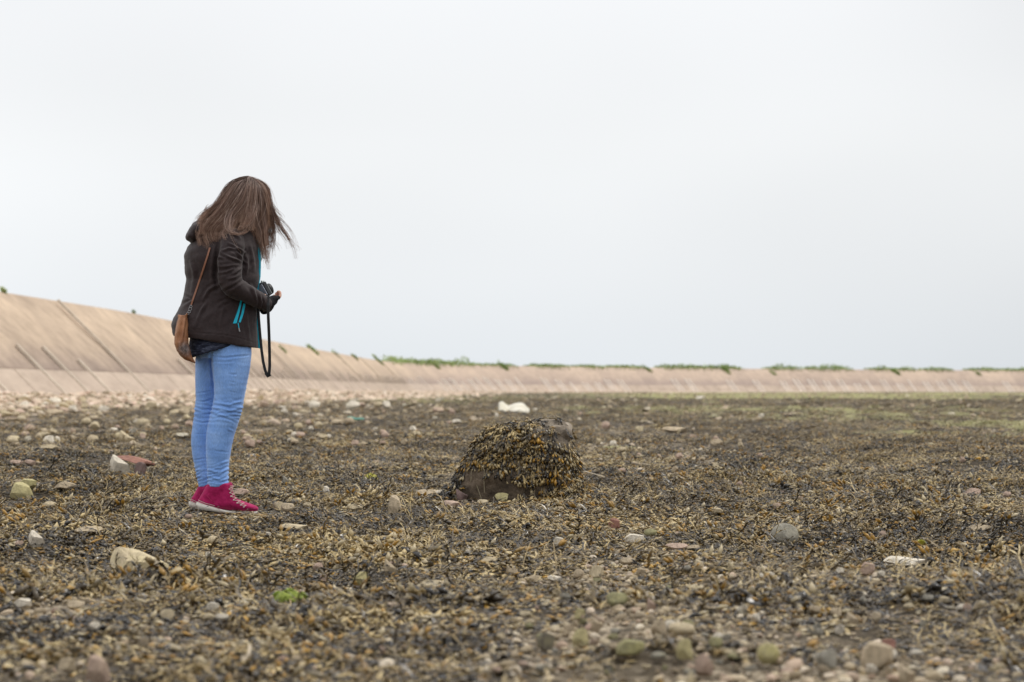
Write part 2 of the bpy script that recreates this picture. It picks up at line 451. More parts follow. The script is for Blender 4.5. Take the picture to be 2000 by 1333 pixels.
def weed_mesh(seed, n, rad, L, wd, thick, spread=6.28, tipbig=1.25, curl=1.0):
    r = random.Random(seed); V, Fc, FR, TP = [], [], [], []
    flow = 0
    for i in range(n):
        a = flow + r.uniform(-spread / 2, spread / 2)
        rr = rad * math.sqrt(r.random()); t = r.random() * 6.28
        z = thick * r.random() ** 1.3 * (1 - .6 * rr / rad)
        d = Vector((math.cos(a), math.sin(a), r.uniform(-.12, .26)))
        frond(V, Fc, FR, TP, Vector((rr * math.cos(t), rr * math.sin(t), z)), d, Vector((0, 0, 1)), L * r.uniform(.5, 1.3), wd * r.uniform(.7, 1.3), r, r.random(), curl, .16, tipbig * r.choice([0, .8, .9, 1.1, 1.3]), 1.0 if r.random() < .5 else .0)
    for q in V:
        if q.z < -.012: q.z = -.012
    me = mesh('seaweed_tuft', V, Fc, mweed, True)
    set_attr(me, 'fr', FR); set_attr(me, 'tip', TP)
    return me
def inst_tree(meshes, name, smooth=False):
    objs = []
    for i, me in enumerate(meshes):
        objs.append(bpy.data.objects.new('%s_source' % name, me))
    g = bpy.data.node_groups.new(name, 'GeometryNodeTree')
    g.interface.new_socket('Geometry', in_out='INPUT', socket_type='NodeSocketGeometry')
    g.interface.new_socket('Geometry', in_out='OUTPUT', socket_type='NodeSocketGeometry')
    gi = g.nodes.new('NodeGroupInput'); go = g.nodes.new('NodeGroupOutput')
    j = g.nodes.new('GeometryNodeJoinGeometry')
    for ob in reversed(objs):
        oi = g.nodes.new('GeometryNodeObjectInfo'); oi.inputs['Object'].default_value = ob; oi.inputs['As Instance'].default_value = True
        g.links.new(oi.outputs['Geometry'], j.inputs[0])
    ip = g.nodes.new('GeometryNodeInstanceOnPoints'); ip.inputs['Pick Instance'].default_value = True
    g.links.new(gi.outputs[0], ip.inputs['Points']); g.links.new(j.outputs[0], ip.inputs['Instance'])
    def na(nm, dt):
        q = g.nodes.new('GeometryNodeInputNamedAttribute'); q.data_type = dt; q.inputs['Name'].default_value = nm
        return q.outputs['Attribute']
    g.links.new(na('idx', 'INT'), ip.inputs['Instance Index'])
    er = g.nodes.new('FunctionNodeEulerToRotation'); g.links.new(na('rot', 'FLOAT_VECTOR'), er.inputs[0]); g.links.new(er.outputs[0], ip.inputs['Rotation'])
    g.links.new(na('scl', 'FLOAT_VECTOR'), ip.inputs['Scale'])
    g.links.new(ip.outputs[0], go.inputs[0])
    return g
def scatter(name, tree, pos, rot, scl, idx, **kw):
    me = bpy.data.meshes.new(name); me.from_pydata([tuple(p) for p in pos.tolist()], [], [])
    a = me.attributes.new('rot', 'FLOAT_VECTOR', 'POINT'); a.data.foreach_set('vector', rot.astype(np.float32).ravel())
    a = me.attributes.new('scl', 'FLOAT_VECTOR', 'POINT'); a.data.foreach_set('vector', scl.astype(np.float32).ravel())
    a = me.attributes.new('idx', 'INT', 'POINT'); a.data.foreach_set('value', idx.astype(np.int32))
    o = add(name, me, **kw)
    md = o.modifiers.new('scatter', 'NODES'); md.node_group = tree
    return o
def slope_rot(x, y, rz, s=.06):
    hx = (height(x + s, y) - height(x - s, y)) / (2 * s); hy = (height(x, y + s) - height(x, y - s)) / (2 * s)
    # rotate first about z, then tilt; small-angle: express tilt in the rotated frame
    tx = np.arctan(hy); ty = -np.arctan(hx)
    c, s_ = np.cos(rz), np.sin(rz)
    return np.stack([tx * c + ty * s_, -tx * s_ + ty * c, rz], 1)

def band(y0, y1, dens, pad=2.0, marg=1.2):
    """random ground points inside the view wedge with some margin at each side"""
    A = (F and (2000 / F) * marg) * (y1 ** 2 - y0 ** 2) / 2 + 2 * pad * (y1 - y0)
    n = int(A * dens)
    u = RS.rand(n * 2); y = np.sqrt(y0 ** 2 + u * (y1 ** 2 - y0 ** 2)); half = 1000 / F * marg * y + pad
    x = (RS.rand(n * 2) * 2 - 1) * half
    return x[:n], y[:n]

def build_weed():
    kinds = []
    for i in range(4): kinds.append(weed_mesh(100 + i, 90, .13, .045, .0058, .024, 6.28, 1.5, 1.9))
    for i in range(3): kinds.append(weed_mesh(200 + i, 84, .13, .10, .0036, .024, 1.5, 1.1, 1.9))
    for i in range(2): kinds.append(weed_mesh(300 + i, 84, .12, .032, .0075, .026, 6.28, 1.9, 1.7))
    kinds.append(weed_mesh(400, 66, .10, .06, .0046, .042, 6.28, 1.4, 1.6))
    tree = inst_tree(kinds, 'wrack_layer')
    P, Rr, S, I = [], [], [], []
    for y0, y1, dens, s0, s1 in ((3.6, 9, 200, .8, 1.2), (9, 16, 175, .8, 1.2), (16, 32, 80, .85, 1.3), (32, 70, 22, 1.0, 1.6), (70, 150, 3.5, 1.3, 2.2)):
        x, y = band(y0, y1, dens)
        g = gravel_at(x, y); d = wall_dist(x, y)
        n = fbm(x / .8 + 3, y / .8 + 80, 3)
        keep = RS.rand(len(x)) < (1 - .55 * g) * (.80 + .45 * sstep(.34, .52, n)) * sstep(2.5, 7.5, d) * (1 - .85 * np.clip(green_at(x, y, d), 0, 1))
        # clear of the shoes and of the boulder's own footprint
        keep &= ~((np.abs(x + 1.40) < .17) & (np.abs(y - 11.79) < .13))
        keep &= ~((((x + .0) / .30) ** 2 + ((y - 12.95) / .24) ** 2) < 1)
        for sx_, sy_, sr_ in STN:
            if y0 - 1 < sy_ < y1 + 1:
                keep &= ~(((x - sx_) / (sr_ * .95 + .03)) ** 2 + ((y - sy_ + sr_ * .35 + .05) / (sr_ * .9 + .10)) ** 2 < 1)
        low_ = np.ones(len(x))
        for sx_, sy_, sr_ in STN:
            if y0 - 1 < sy_ < y1 + 1 and sy_ < 40:
                low_[(np.abs(x - sx_) < sr_ + .08) & (y < sy_ + .02) & (y > sy_ - .55)] = .45
        x, y = x[keep], y[keep]; n = n[keep]; low_ = low_[keep]
        fl = fbm(x / 1.5 + 9, y / 1.5 + 9, 2) * 12 + RS.randn(len(x)) * .7
        s = RS.uniform(s0, s1, len(x)) * (.85 + .3 * n)
        k = np.where(fbm(x / .7 + 50, y / .9 + 4, 2) > .52, RS.choice([4, 5, 6, 9, 2, 3, 7, 0, 1, 8], len(x)), RS.choice([0, 1, 2, 3, 7, 8, 9, 4], len(x)))
        z = height(x, y) - .004
        P.append(np.stack([x, y, z], 1)); Rr.append(slope_rot(x, y, fl)); 
        flat = 1.0 if y0 < 16 else (.8 if y0 < 30 else .6)
        hz = low_ * RS.uniform(.6, 1.2, len(x)) * flat * np.where(np.hypot(x + 1.38, y - 11.6) < .42, .62, 1)
        S.append(np.stack([s, s, s * hz * (1 + .45 * sstep(.5, .62, fbm(x / .4 + 70, y / .4, 2)) * (np.hypot(x + 1.38, y - 11.6) > .5))], 1)); I.append(k)
    scatter('seaweed', tree, np.concatenate(P), np.concatenate(Rr), np.concatenate(S), np.concatenate(I),
            label='brown and olive bladder wrack lying over the whole shore', cat='seaweed', kind='stuff')
# ---------------------------------------------------------------- stones
mstone, nt, b = new_mat('beach_stone', .85, .25)
oi = N(nt, 'ShaderNodeObjectInfo'); oc = objco(nt)
base = oi.outputs['Color']
v1 = ramp(nt, noise(nt, 2.2, 7, .7, oc), [(.3, (.55, .54, .52)), (.5, (.95, .94, .92)), (.7, (1.18, 1.16, 1.12))])
c = mix(nt, 1.0, base, v1, 'MULTIPLY')
pit = ramp(nt, noise(nt, 11, 3, .6, oc), [(.28, (.30, .27, .22)), (.36, (1, 1, 1))]); c = mix(nt, .7, c, pit, 'MULTIPLY')
moss = math_(nt, 'MULTIPLY', ramp(nt, noise(nt, 1.6, 5, .65, oc), [(.42, (0,) * 3), (.58, (1,) * 3)]), oi.outputs['Alpha'])
c = mix(nt, math_(nt, 'MULTIPLY', moss, .6), c, (.46, .42, .17))
link(nt, c, b.inputs['Base Color']); bump(nt, b, noise(nt, 7, 7, .7, oc), .007)
def ico(sub):
    bm_t = __import__('bmesh').new(); __import__('bmesh').ops.create_icosphere(bm_t, subdivisions=sub, radius=1)
    V = np.array([v.co[:] for v in bm_t.verts]); Fc = [tuple(v.index for v in f.verts) for f in bm_t.faces]; bm_t.free()
    return V, Fc
I3 = ico(4); I2 = ico(2)
def rock(seed, cuts, sx, sy, sz, base=I3, rough=.075, dmin=.55, dmax=.85):
    rs = np.random.RandomState(seed); V, Fc = base[0].copy(), base[1]
    for _ in range(cuts):
        n = rs.randn(3); n /= np.linalg.norm(n); d = rs.uniform(dmin, dmax)
        e = np.maximum(0, V @ n - d); V -= e[:, None] * n * .96
    ph = rs.rand(6, 3) * 6; am = 0
    for i, fq in enumerate((2, 3.3, 5, 8.5, 14)):
        am = am + np.sin(V[:, 0] * fq + ph[i, 0] + 1.7 * np.sin(V[:, 1] * fq * .8)) * np.sin(V[:, 1] * fq + ph[i, 1]) * np.sin(V[:, 2] * fq + ph[i, 2]) / (1 + i)
    V *= (1 + rough * am)[:, None]
    V *= np.array([sx, sy, sz]); return V, Fc
def rmesh(*a, **k):
    me = mesh('stone', *rock(*a, **k), mstone); me.set_sharp_from_angle(angle=R(24)); return me
SHAPE = {
 'hero': [rmesh(95, 9, 1, .75, .6, rough=.06, dmin=.45, dmax=.8)],
 'slab': [rmesh(1, 9, 1, .8, .28), rmesh(2, 11, 1, .7, .22)],
 'round': [rmesh(3, 2, 1, .95, .9, rough=.03), rmesh(4, 3, 1, .85, .7, rough=.03)],
 'block': [rmesh(5, 12, 1, .8, .7, dmin=.45, dmax=.7), rmesh(6, 10, 1, .7, .6, dmin=.45, dmax=.7), rmesh(8, 14, 1, .9, .55, dmin=.42, dmax=.65)],
 'cobble': [rmesh(9, 5, 1, .75, .55), rmesh(10, 6, 1, .8, .5), rmesh(12, 4, 1, .7, .6, rough=.06)],
 'peak': [rmesh(13, 7, 1, .8, .95, dmin=.4, dmax=.75), rmesh(14, 8, 1, .8, .85, dmin=.4, dmax=.75)],
}
COL = {'cream': (.56, .47, .32), 'white': (.68, .62, .52), 'tan': (.50, .41, .29), 'grey': (.34, .32, .27), 'pink': (.47, .35, .28), 'red': (.30, .155, .12),
       'purple': (.20, .14, .13), 'yellow': (.52, .46, .25), 'olive': (.32, .30, .17), 'dark': (.16, .14, .11)}
STN = []
def stone(px, py, wpx, hpx, shape, col, label, moss=0.0, rz=None, tilt=(0, 0), group=None, cat='stone', sink=.22, name=None, k=None):
    """py is the row of its foot"""
    q = place(px, py); s = q.y / F
    me = random.choice(SHAPE[shape]) if k is None else SHAPE[shape][k]
    W_ = wpx * s * .5
    STN.append((q.x, q.y, W_)); q.z += .012 if q.y < 20 else .02
    ext = me.get('zext')
    zr = {'hero': .5, 'slab': .25, 'round': .85, 'block': .5, 'cobble': .5, 'peak': .75}[shape]
    H_ = hpx * s / (zr * (2 - 2 * sink)) 
    o = add(name or 'stone', me, loc=(q.x, q.y, q.z + H_ * zr * (1 - 2 * sink)), rot=(tilt[0], tilt[1], random.uniform(-.5, .5) if rz is None else rz),
            scale=(W_ * 1.12, W_ * 1.05, H_), label=label, cat=cat, group=group)
    c = COL[col]; j = random.uniform(.92, 1.08); o.color = (c[0] * j, c[1] * j, c[2] * j, moss)
    return o
S = [
 (270, 1133, 112, 58, 'hero', 'cream', 'largest pale boulder, pitted and yellowish, at lower left of the girl', .35, .1, 'boulder'),
 (1532, 1070, 50, 46, 'round', 'grey', 'round grey stone like a ball, sitting right of the big boulder', .1, 0, 'stone'),
 (234, 925, 40, 32, 'peak', 'white', 'white pointed stone leaning on the red slab', 0, 0, 'stone'),
 (274, 935, 30, 26, 'block', 'purple', 'dark purple stone at the front of the red slab', 0, 0, 'stone'),
 (42, 978, 62, 32, 'block', 'yellow', 'large yellowish angular block at the left edge level with the shoes', .3, .3, 'stone'),
 (58, 958, 36, 16, 'block', 'yellow', 'small mossy block touching the back of the yellowish block at left', .6, 0, 'stone'),
 (34, 910, 28, 9, 'slab', 'pink', 'left half of a thin pink slab broken in two', 0, 0, 'stone'),
 (60, 911, 22, 10, 'slab', 'pink', 'right half of a thin pink slab broken in two', 0, 0, 'stone'),
 (72, 1070, 32, 26, 'peak', 'white', 'white and pink upright chip of stone near the left edge', 0, 0, 'stone'),
 (128, 960, 40, 14, 'slab', 'tan', 'flat tan slab right of the yellowish block', 0, 0, 'stone'),
 (98, 872, 24, 15, 'peak', 'white', 'white pointed stone far behind the broken pink slab', 0, 0, 'stone'),
 (243, 863, 22, 18, 'peak', 'cream', 'cream triangular stone behind the red slab', 0, 0, 'stone'),
 (97, 882, 32, 9, 'slab', 'cream', 'long thin cream stone in front of a white pointed one', 0, .2, 'stone'),
 (532, 1186, 16, 15, 'round', 'tan', 'small tan pebble touching the bright green weed', 0, 0, 'stone'),
 (709, 1150, 34, 24, 'peak', 'yellow', 'yellow-green pointed rock with seaweed in front of it', .8, 0, 'stone'),
 (771, 1006, 36, 34, 'block', 'tan', 'upright tan stone left of the big weed-covered boulder', 0, 0, 'stone'),
 (690, 1000, 34, 10, 'slab', 'cream', 'flat cream stone between the shoes and the upright tan stone', 0, 0, 'stone'),
 (545, 1000, 22, 14, 'cobble', 'cream', 'cream stone just beyond the toe of the magenta shoe', 0, 0, 'stone'),
 (562, 1002, 24, 16, 'cobble', 'tan', 'brown-tan stone beside the cream one near the shoe', 0, 0, 'stone'),
 (470, 972, 34, 14, 'slab', 'pink', 'flat pinkish slab right behind the magenta laces', 0, 0, 'stone'),
 (577, 1040, 56, 12, 'slab', 'cream', 'long cream slab below and right of the shoes', 0, .2, 'stone'),
 (522, 1058, 18, 12, 'block', 'white', 'small white chip under the long cream slab', 0, 0, 'stone'),
 (637, 968, 18, 14, 'block', 'white', 'white square chip midway between shoes and big boulder', 0, 0, 'stone'),
 (558, 948, 14, 15, 'peak', 'grey', 'small grey upright stone right of the ankles', 0, 0, 'stone'),
 (838, 975, 50, 16, 'cobble', 'tan', 'low tan stone against the left foot of the big boulder', 0, 0, 'stone'),
 (862, 978, 26, 15, 'peak', 'white', 'white stone against the left foot of the big boulder', 0, 0, 'stone'),
 (902, 983, 36, 22, 'peak', 'purple', 'purple brown rock in front of the big boulder', 0, 0, 'stone'),
 (885, 994, 44, 12, 'slab', 'pink', 'thin pink slab lying before the purple rock', 0, 0, 'stone'),
 (933, 982, 24, 13, 'cobble', 'tan', 'tan pebble between the purple rock and the mossy one', .2, 0, 'stone'),
 (943, 989, 20, 9, 'cobble', 'cream', 'low cream pebble under the front of the big boulder', 0, 0, 'stone'),
 (981, 983, 30, 14, 'cobble', 'yellow', 'rounded yellow-tan stone under the middle of the big boulder', .3, 0, 'stone'),
 (845, 1158, 58, 15, 'slab', 'cream', 'long cream slab below the big boulder', 0, .3, 'stone'),
 (762, 1132, 28, 30, 'peak', 'tan', 'tan knobbly rock half wrapped in seaweed', .1, 0, 'stone'),
 (913, 1092, 18, 12, 'block', 'white', 'white chip left of the long flat cream slab', 0, 0, 'stone'),
 (957, 1106, 34, 10, 'slab', 'cream', 'flat cream stone lower left of the dark weed tuft', 0, 0, 'stone'),
 (1093, 1070, 22, 14, 'block', 'white', 'small white block below the right end of the big boulder', 0, 0, 'stone'),
 (1242, 1066, 40, 16, 'block', 'white', 'whitish stone above the gravel patch', 0, 0, 'stone'),
 (1322, 1078, 40, 12, 'cobble', 'pink', 'pinkish low stone right of the whitish one', 0, 0, 'stone'),
 (1355, 1078, 32, 8, 'slab', 'tan', 'flat tan stone at the right end of a stone row', 0, 0, 'stone'),
 (1202, 1042, 26, 22, 'block', 'red', 'reddish brown rock wrapped in dark weed', 0, 0, 'stone'),
 (1272, 1052, 26, 12, 'cobble', 'olive', 'olive rounded rock above the whitish stone', .2, 0, 'stone'),
 (1226, 1110, 26, 12, 'cobble', 'tan', 'tan cobble on the upper rim of the gravel patch', 0, 0, 'stone'),
 (1166, 1138, 36, 24, 'block', 'cream', 'pale block with a shaded hollow under it', 0, 0, 'stone'),
 (1131, 1136, 20, 16, 'cobble', 'tan', 'brown-tan cobble left of the pale block', 0, 0, 'stone'),
 (1085, 1143, 30, 12, 'slab', 'white', 'white low stone at the left of the gravel patch', 0, 0, 'stone'),
 (1046, 1145, 28, 12, 'cobble', 'tan', 'sandy stone left of the white low one', .1, 0, 'stone'),
 (1206, 1192, 38, 26, 'cobble', 'olive', 'rounded olive grey stone in the middle of the gravel', .3, 0, 'stone'),
 (1157, 1186, 26, 20, 'peak', 'tan', 'angular tan stone left of the rounded olive one', .1, 0, 'stone'),
 (1272, 1200, 20, 20, 'peak', 'pink', 'pink pointed stone right of the olive one', 0, 0, 'stone'),
 (1132, 1222, 28, 20, 'block', 'yellow', 'yellowish square stone below the gravel centre', .1, 0, 'stone'),
 (1164, 1240, 24, 24, 'peak', 'tan', 'slanting tan stone right of the yellowish square one', 0, 0, 'stone'),
 (1330, 1250, 58, 20, 'round', 'cream', 'long smooth egg-shaped stone on the gravel', 0, 0, 'stone'),
 (1290, 1252, 34, 26, 'peak', 'tan', 'tan stone left of the smooth egg-shaped one', 0, 0, 'stone'),
 (1137, 1276, 34, 34, 'peak', 'yellow', 'pale yellow stone with a raised left point', .1, 0, 'stone'),
 (1236, 1288, 60, 26, 'block', 'olive', 'wide brownish rock with a mossy yellow rim', .8, 0, 'stone'),
 (1340, 1300, 34, 36, 'peak', 'yellow', 'bright yellow stone near the bottom edge', .15, 0, 'stone'),
 (1375, 1330, 34, 36, 'cobble', 'pink', 'rounded pinkish stone at the bottom edge', 0, 0, 'stone'),
 (1398, 1276, 24, 22, 'cobble', 'olive', 'dark mossy stone right of the bright yellow one', .3, 0, 'stone'),
 (1068, 1278, 40, 26, 'cobble', 'dark', 'dark weedy stone left of the pale yellow one', .3, 0, 'stone'),
 (1500, 1308, 40, 40, 'round', 'yellow', 'moss green and yellow stone near the bottom right', 1.0, 0, 'stone'),
 (1718, 1316, 66, 46, 'block', 'tan', 'largest angular tan block at the bottom right', 0, .1, 'stone'),
 (1738, 1296, 26, 20, 'cobble', 'white', 'white pebble leaning behind the angular tan block', 0, 0, 'stone'),
 (1735, 1280, 44, 20, 'block', 'red', 'dark red brick piece behind the angular tan block', 0, 0, 'stone'),
 (1790, 1292, 26, 10, 'cobble', 'white', 'low white pebble right of the angular tan block', 0, 0, 'stone'),
 (1618, 1315, 44, 28, 'cobble', 'grey', 'grey tan stone left of the angular tan block', 0, 0, 'stone'),
 (1770, 1345, 44, 34, 'peak', 'tan', 'tan stone cut off by the bottom edge right of the block', 0, 0, 'stone'),
 (1697, 1130, 30, 22, 'block', 'pink', 'small square brick-like stone standing in the weed', 0, 0, 'stone'),
 (1722, 1134, 18, 9, 'cobble', 'white', 'white pebble touching the small brick-like stone', 0, 0, 'stone'),
 (1640, 1130, 22, 14, 'slab', 'white', 'tilted white shell-like chip left of the brick-like stone', 0, .6, 'stone'),
 (1770, 1112, 84, 20, 'slab', 'white', 'broad flat whitish stone pocked with holes at right', 0, .1, 'stone'),
 (1912, 1042, 50, 12, 'slab', 'tan', 'long flat slab with one square end at far right', 0, 0, 'stone'),
 (1725, 1054, 16, 10, 'cobble', 'pink', 'little pink pebble between the round stone and the long slab', 0, 0, 'stone'),
 (1900, 972, 40, 14, 'slab', 'pink', 'pink flat stone near the right edge among dark weed', 0, 0, 'stone'),
 (1918, 1200, 26, 14, 'block', 'cream', 'cream stone above the pale sand at the right edge', 0, 0, 'stone'),
 (1712, 1222, 18, 18, 'cobble', 'tan', 'round brown stone below the brick-like stone', 0, 0, 'stone'),
 (1665, 1232, 30, 26, 'peak', 'tan', 'tan pointed stone beside a fan of grey weed', 0, 0, 'stone'),
 (1500, 1140, 34, 12, 'cobble', 'white', 'white low stone left of a weed fan', 0, 0, 'stone'),
 (1365, 1118, 26, 16, 'block', 'cream', 'cream stone at the upper right rim of the gravel', 0, 0, 'stone'),
 (190, 1336, 64, 46, 'block', 'pink', 'large blurred brown stone at the bottom left edge', .1, 0, 'stone'),
 (130, 1325, 44, 24, 'block', 'tan', 'blurred tan stone left of the large brown one', .1, 0, 'stone'),
 (328, 1220, 32, 18, 'cobble', 'cream', 'cream cobble below the largest pale boulder', 0, 0, 'stone'),
 (418, 1202, 26, 15, 'block', 'white', 'bluish white stone above a pair of cream ones', 0, 0, 'stone'),
 (408, 1221, 24, 12, 'cobble', 'cream', 'left one of a pair of cream stones', 0, 0, 'stone'),
 (434, 1221, 24, 11, 'cobble', 'white', 'right one of a pair of cream stones', 0, 0, 'stone'),
 (186, 1240, 26, 12, 'cobble', 'white', 'white cobble below the cream cobble at left', 0, 0, 'stone'),
 (150, 1198, 36, 16, 'cobble', 'tan', 'tan cobble beside the pale sand at left', 0, 0, 'stone'),
 (50, 1196, 44, 16, 'block', 'white', 'whitish crumbly stone on the pale sand at left', 0, 0, 'stone'),
 (1890, 1205, 20, 12, 'cobble', 'pink', 'pinkish pebble on the pale sand at right', 0, 0, 'stone'),
 (1320, 846, 50, 10, 'slab', 'tan', 'low blurred tan slab far behind the big boulder at right', 0, 0, 'stone'),
 (1488, 822, 14, 9, 'block', 'white', 'lone white stone on the far flats at right', 0, 0, 'stone'),
 (1368, 781, 24, 6, 'block', 'white', 'white stone in the far green strip before the wall', 0, 0, 'stone'),
 (970, 817, 12, 8, 'block', 'white', 'small white stone left in front of the pale slab', 0, 0, 'stone'),
 (1045, 806, 8, 6, 'round', 'white', 'tiny white stone right of the pale slab', 0, 0, 'stone'),
 (1095, 1000, 10, 6, 'cobble', 'tan', 'tan pebble at the right foot of the big boulder', 0, 0, 'stone'),
 (178, 1047, 60, 12, 'slab', 'tan', 'long sloping tan slab above the largest pale boulder', .1, .3, 'stone'),
]
for s in S:
    stone(s[0], s[1], s[2], s[3], s[4], s[5], s[6], s[7], s[8] if s[8] else None, name=s[9], cat=s[9], tilt=(0, .16) if s[9] == 'boulder' else (0, 0))
# the red slab, a tilted plank of sandstone
q = place(262, 930); s_ = q.y / F
o = stone(264, 917, 76, 12, 'slab', 'red', 'tilted red sandstone slab left of the girl', 0, -.25, (0, .20), k=1); o.location.z += .03
# the pale bent slab far behind the boulder
q = place(1004, 806); s_ = q.y / F
def bent_slab():
    nx, ny = 16, 5; V, Fc = [], []
    prof = [-.2, -.1, .0, -.25, -.5, -.7, -.62, -.5, -.38, -.3, -.25, -.22, -.25, -.35, -.6, -.95, -1.1]
    Wd = 60 * s_; Hh = 13 * s_
    for side in (1, 0):
        for i in range(nx + 1):
            for j in range(ny + 1):
                t = i / nx; u = j / ny
                z = prof[i] * Hh + .9 * Hh + (u - .5) * Hh * 1.2
                V.append(((t - .5) * Wd, (u - .5) * .9 + .06 * math.sin(9 * t), z - (0 if side else .05)))
    m_ = (nx + 1) * (ny + 1)
    for i in range(nx):
        for j in range(ny):
            a = i * (ny + 1) + j; Fc.append((a, a + ny + 1, a + ny + 2, a + 1)); a += m_; Fc.append((a, a + 1, a + ny + 2, a + ny + 1))
    for j in range(ny):
        for a, b_ in ((j, j + 1), (nx * (ny + 1) + j + 1, nx * (ny + 1) + j)): Fc.append((a, b_, b_ + m_, a + m_))
    for i in range(nx):
        for a, b_ in (((i + 1) * (ny + 1), i * (ny + 1)), (i * (ny + 1) + ny, (i + 1) * (ny + 1) + ny)): Fc.append((a, b_, b_ + m_, a + m_))
    m, nt, b = new_mat('pale_sheet', .6, .4); link(nt, ramp(nt, noise(nt, 3, 4, .6, objco(nt)), [(.3, (.50, .45, .33)), (.6, (.66, .62, .52))]), b.inputs['Base Color'])
    return mesh('pale_sheet', V, Fc, m)
add('pale_sheet', bent_slab(), loc=(q.x, q.y, q.z + .02), label='cream white bent sheet lying far behind the weed-covered boulder', cat='sheet')
# teal strip of litter
q = place(695, 823); s_ = q.y / F
m, nt, b = new_mat('teal_plastic', .5, .4); b.inputs['Base Color'].default_value = (.10, .34, .28, 1)
V, Fc = [], []
for i in range(9):
    t = i / 8; x = (t - .5) * 32 * s_; z = .055 - .03 * t + .008 * math.sin(t * 9); w_ = .02
    V += [(x, -w_, z), (x, w_, z + .01), (x, w_, z - .02), (x, -w_, z - .03)]
    if i: 
        k = 4 * (i - 1); Fc += [(k + j, k + (j + 1) % 4, k + 4 + (j + 1) % 4, k + 4 + j) for j in range(4)]
Fc += [(3, 2, 1, 0), (32, 33, 34, 35)]
add('plastic_strip', mesh('plastic_strip', V, Fc, m), loc=q, label='thin teal strip of plastic among far stones between girl and boulder', cat='litter')

ZONES = [
 # px0,px1,py0,py1,count,size0,size1,colours,label,group
 (0, 372, 785, 870, 66, 13, 26, ['cream', 'white', 'pink', 'tan', 'cream'], 'stone in the far strip left of the girl', 'blurred pale stones left of the girl'),
 (475, 900, 780, 880, 64, 11, 24, ['cream', 'white', 'pink', 'tan'], 'stone in the far area between girl and boulder', 'blurred pale stones between girl and boulder'),
 (1130, 1420, 835, 945, 24, 10, 22, ['tan', 'cream', 'pink', 'tan'], 'stone in the far area right of the boulder', 'blurred tan stones right behind the boulder'),
 (1380, 2000, 860, 1010, 16, 9, 20, ['tan', 'pink', 'cream'], 'stone in the dark weed of the right flats', 'pinkish stones on the right flats'),
 (0, 900, 900, 1325, 34, 12, 26, ['tan', 'cream', 'white', 'cream', 'pink'], 'pebble in the near seaweed of the left half', 'tan pebbles in the near left weed'),
 (960, 1480, 1120, 1330, 62, 14, 30, ['tan', 'cream', 'grey', 'pink', 'olive', 'tan', 'white'], 'pebble on the near gravel patch', 'pebbles of the near gravel patch'),
 (1400, 2000, 1180, 1333, 26, 14, 30, ['tan', 'cream', 'white', 'grey'], 'pebble in the weed towards the bottom right', 'half buried pebbles at bottom right'),
]
for x0, x1, y0, y1, n_, s0, s1, cols, lab, grp in ZONES:
    for i in range(n_):
        px, py = random.uniform(x0, x1), random.uniform(y0, y1)
        if 850 < px < 1150 and 840 < py < 1000: px += 300
        wp = random.uniform(s0, s1) ** 1.0
        shp, cl = random.choice(['cobble', 'cobble', 'block', 'peak', 'slab']), random.choice(cols)
        word = {'cobble': 'rounded', 'block': 'blocky', 'peak': 'pointed', 'slab': 'flat'}[shp]
        ncol = {'tan': 'brown-tan', 'olive': 'dull olive'}.get(cl, cl)
        far_ = ('upper' if py < y0 + (y1 - y0) / 3 else 'lower' if py > y1 - (y1 - y0) / 3 else 'middle')
        third = ('left' if px < x0 + (x1 - x0) / 3 else 'right' if px > x1 - (x1 - x0) / 3 else 'centre')
        stone(px, py, wp, wp * random.uniform(.35, .6), shp, cl, '%s %s %s, %s %s of it' % (ncol, word, lab, far_, third),
              random.choice([0, 0, 0, .3]), random.uniform(0, 3.1), group=grp)

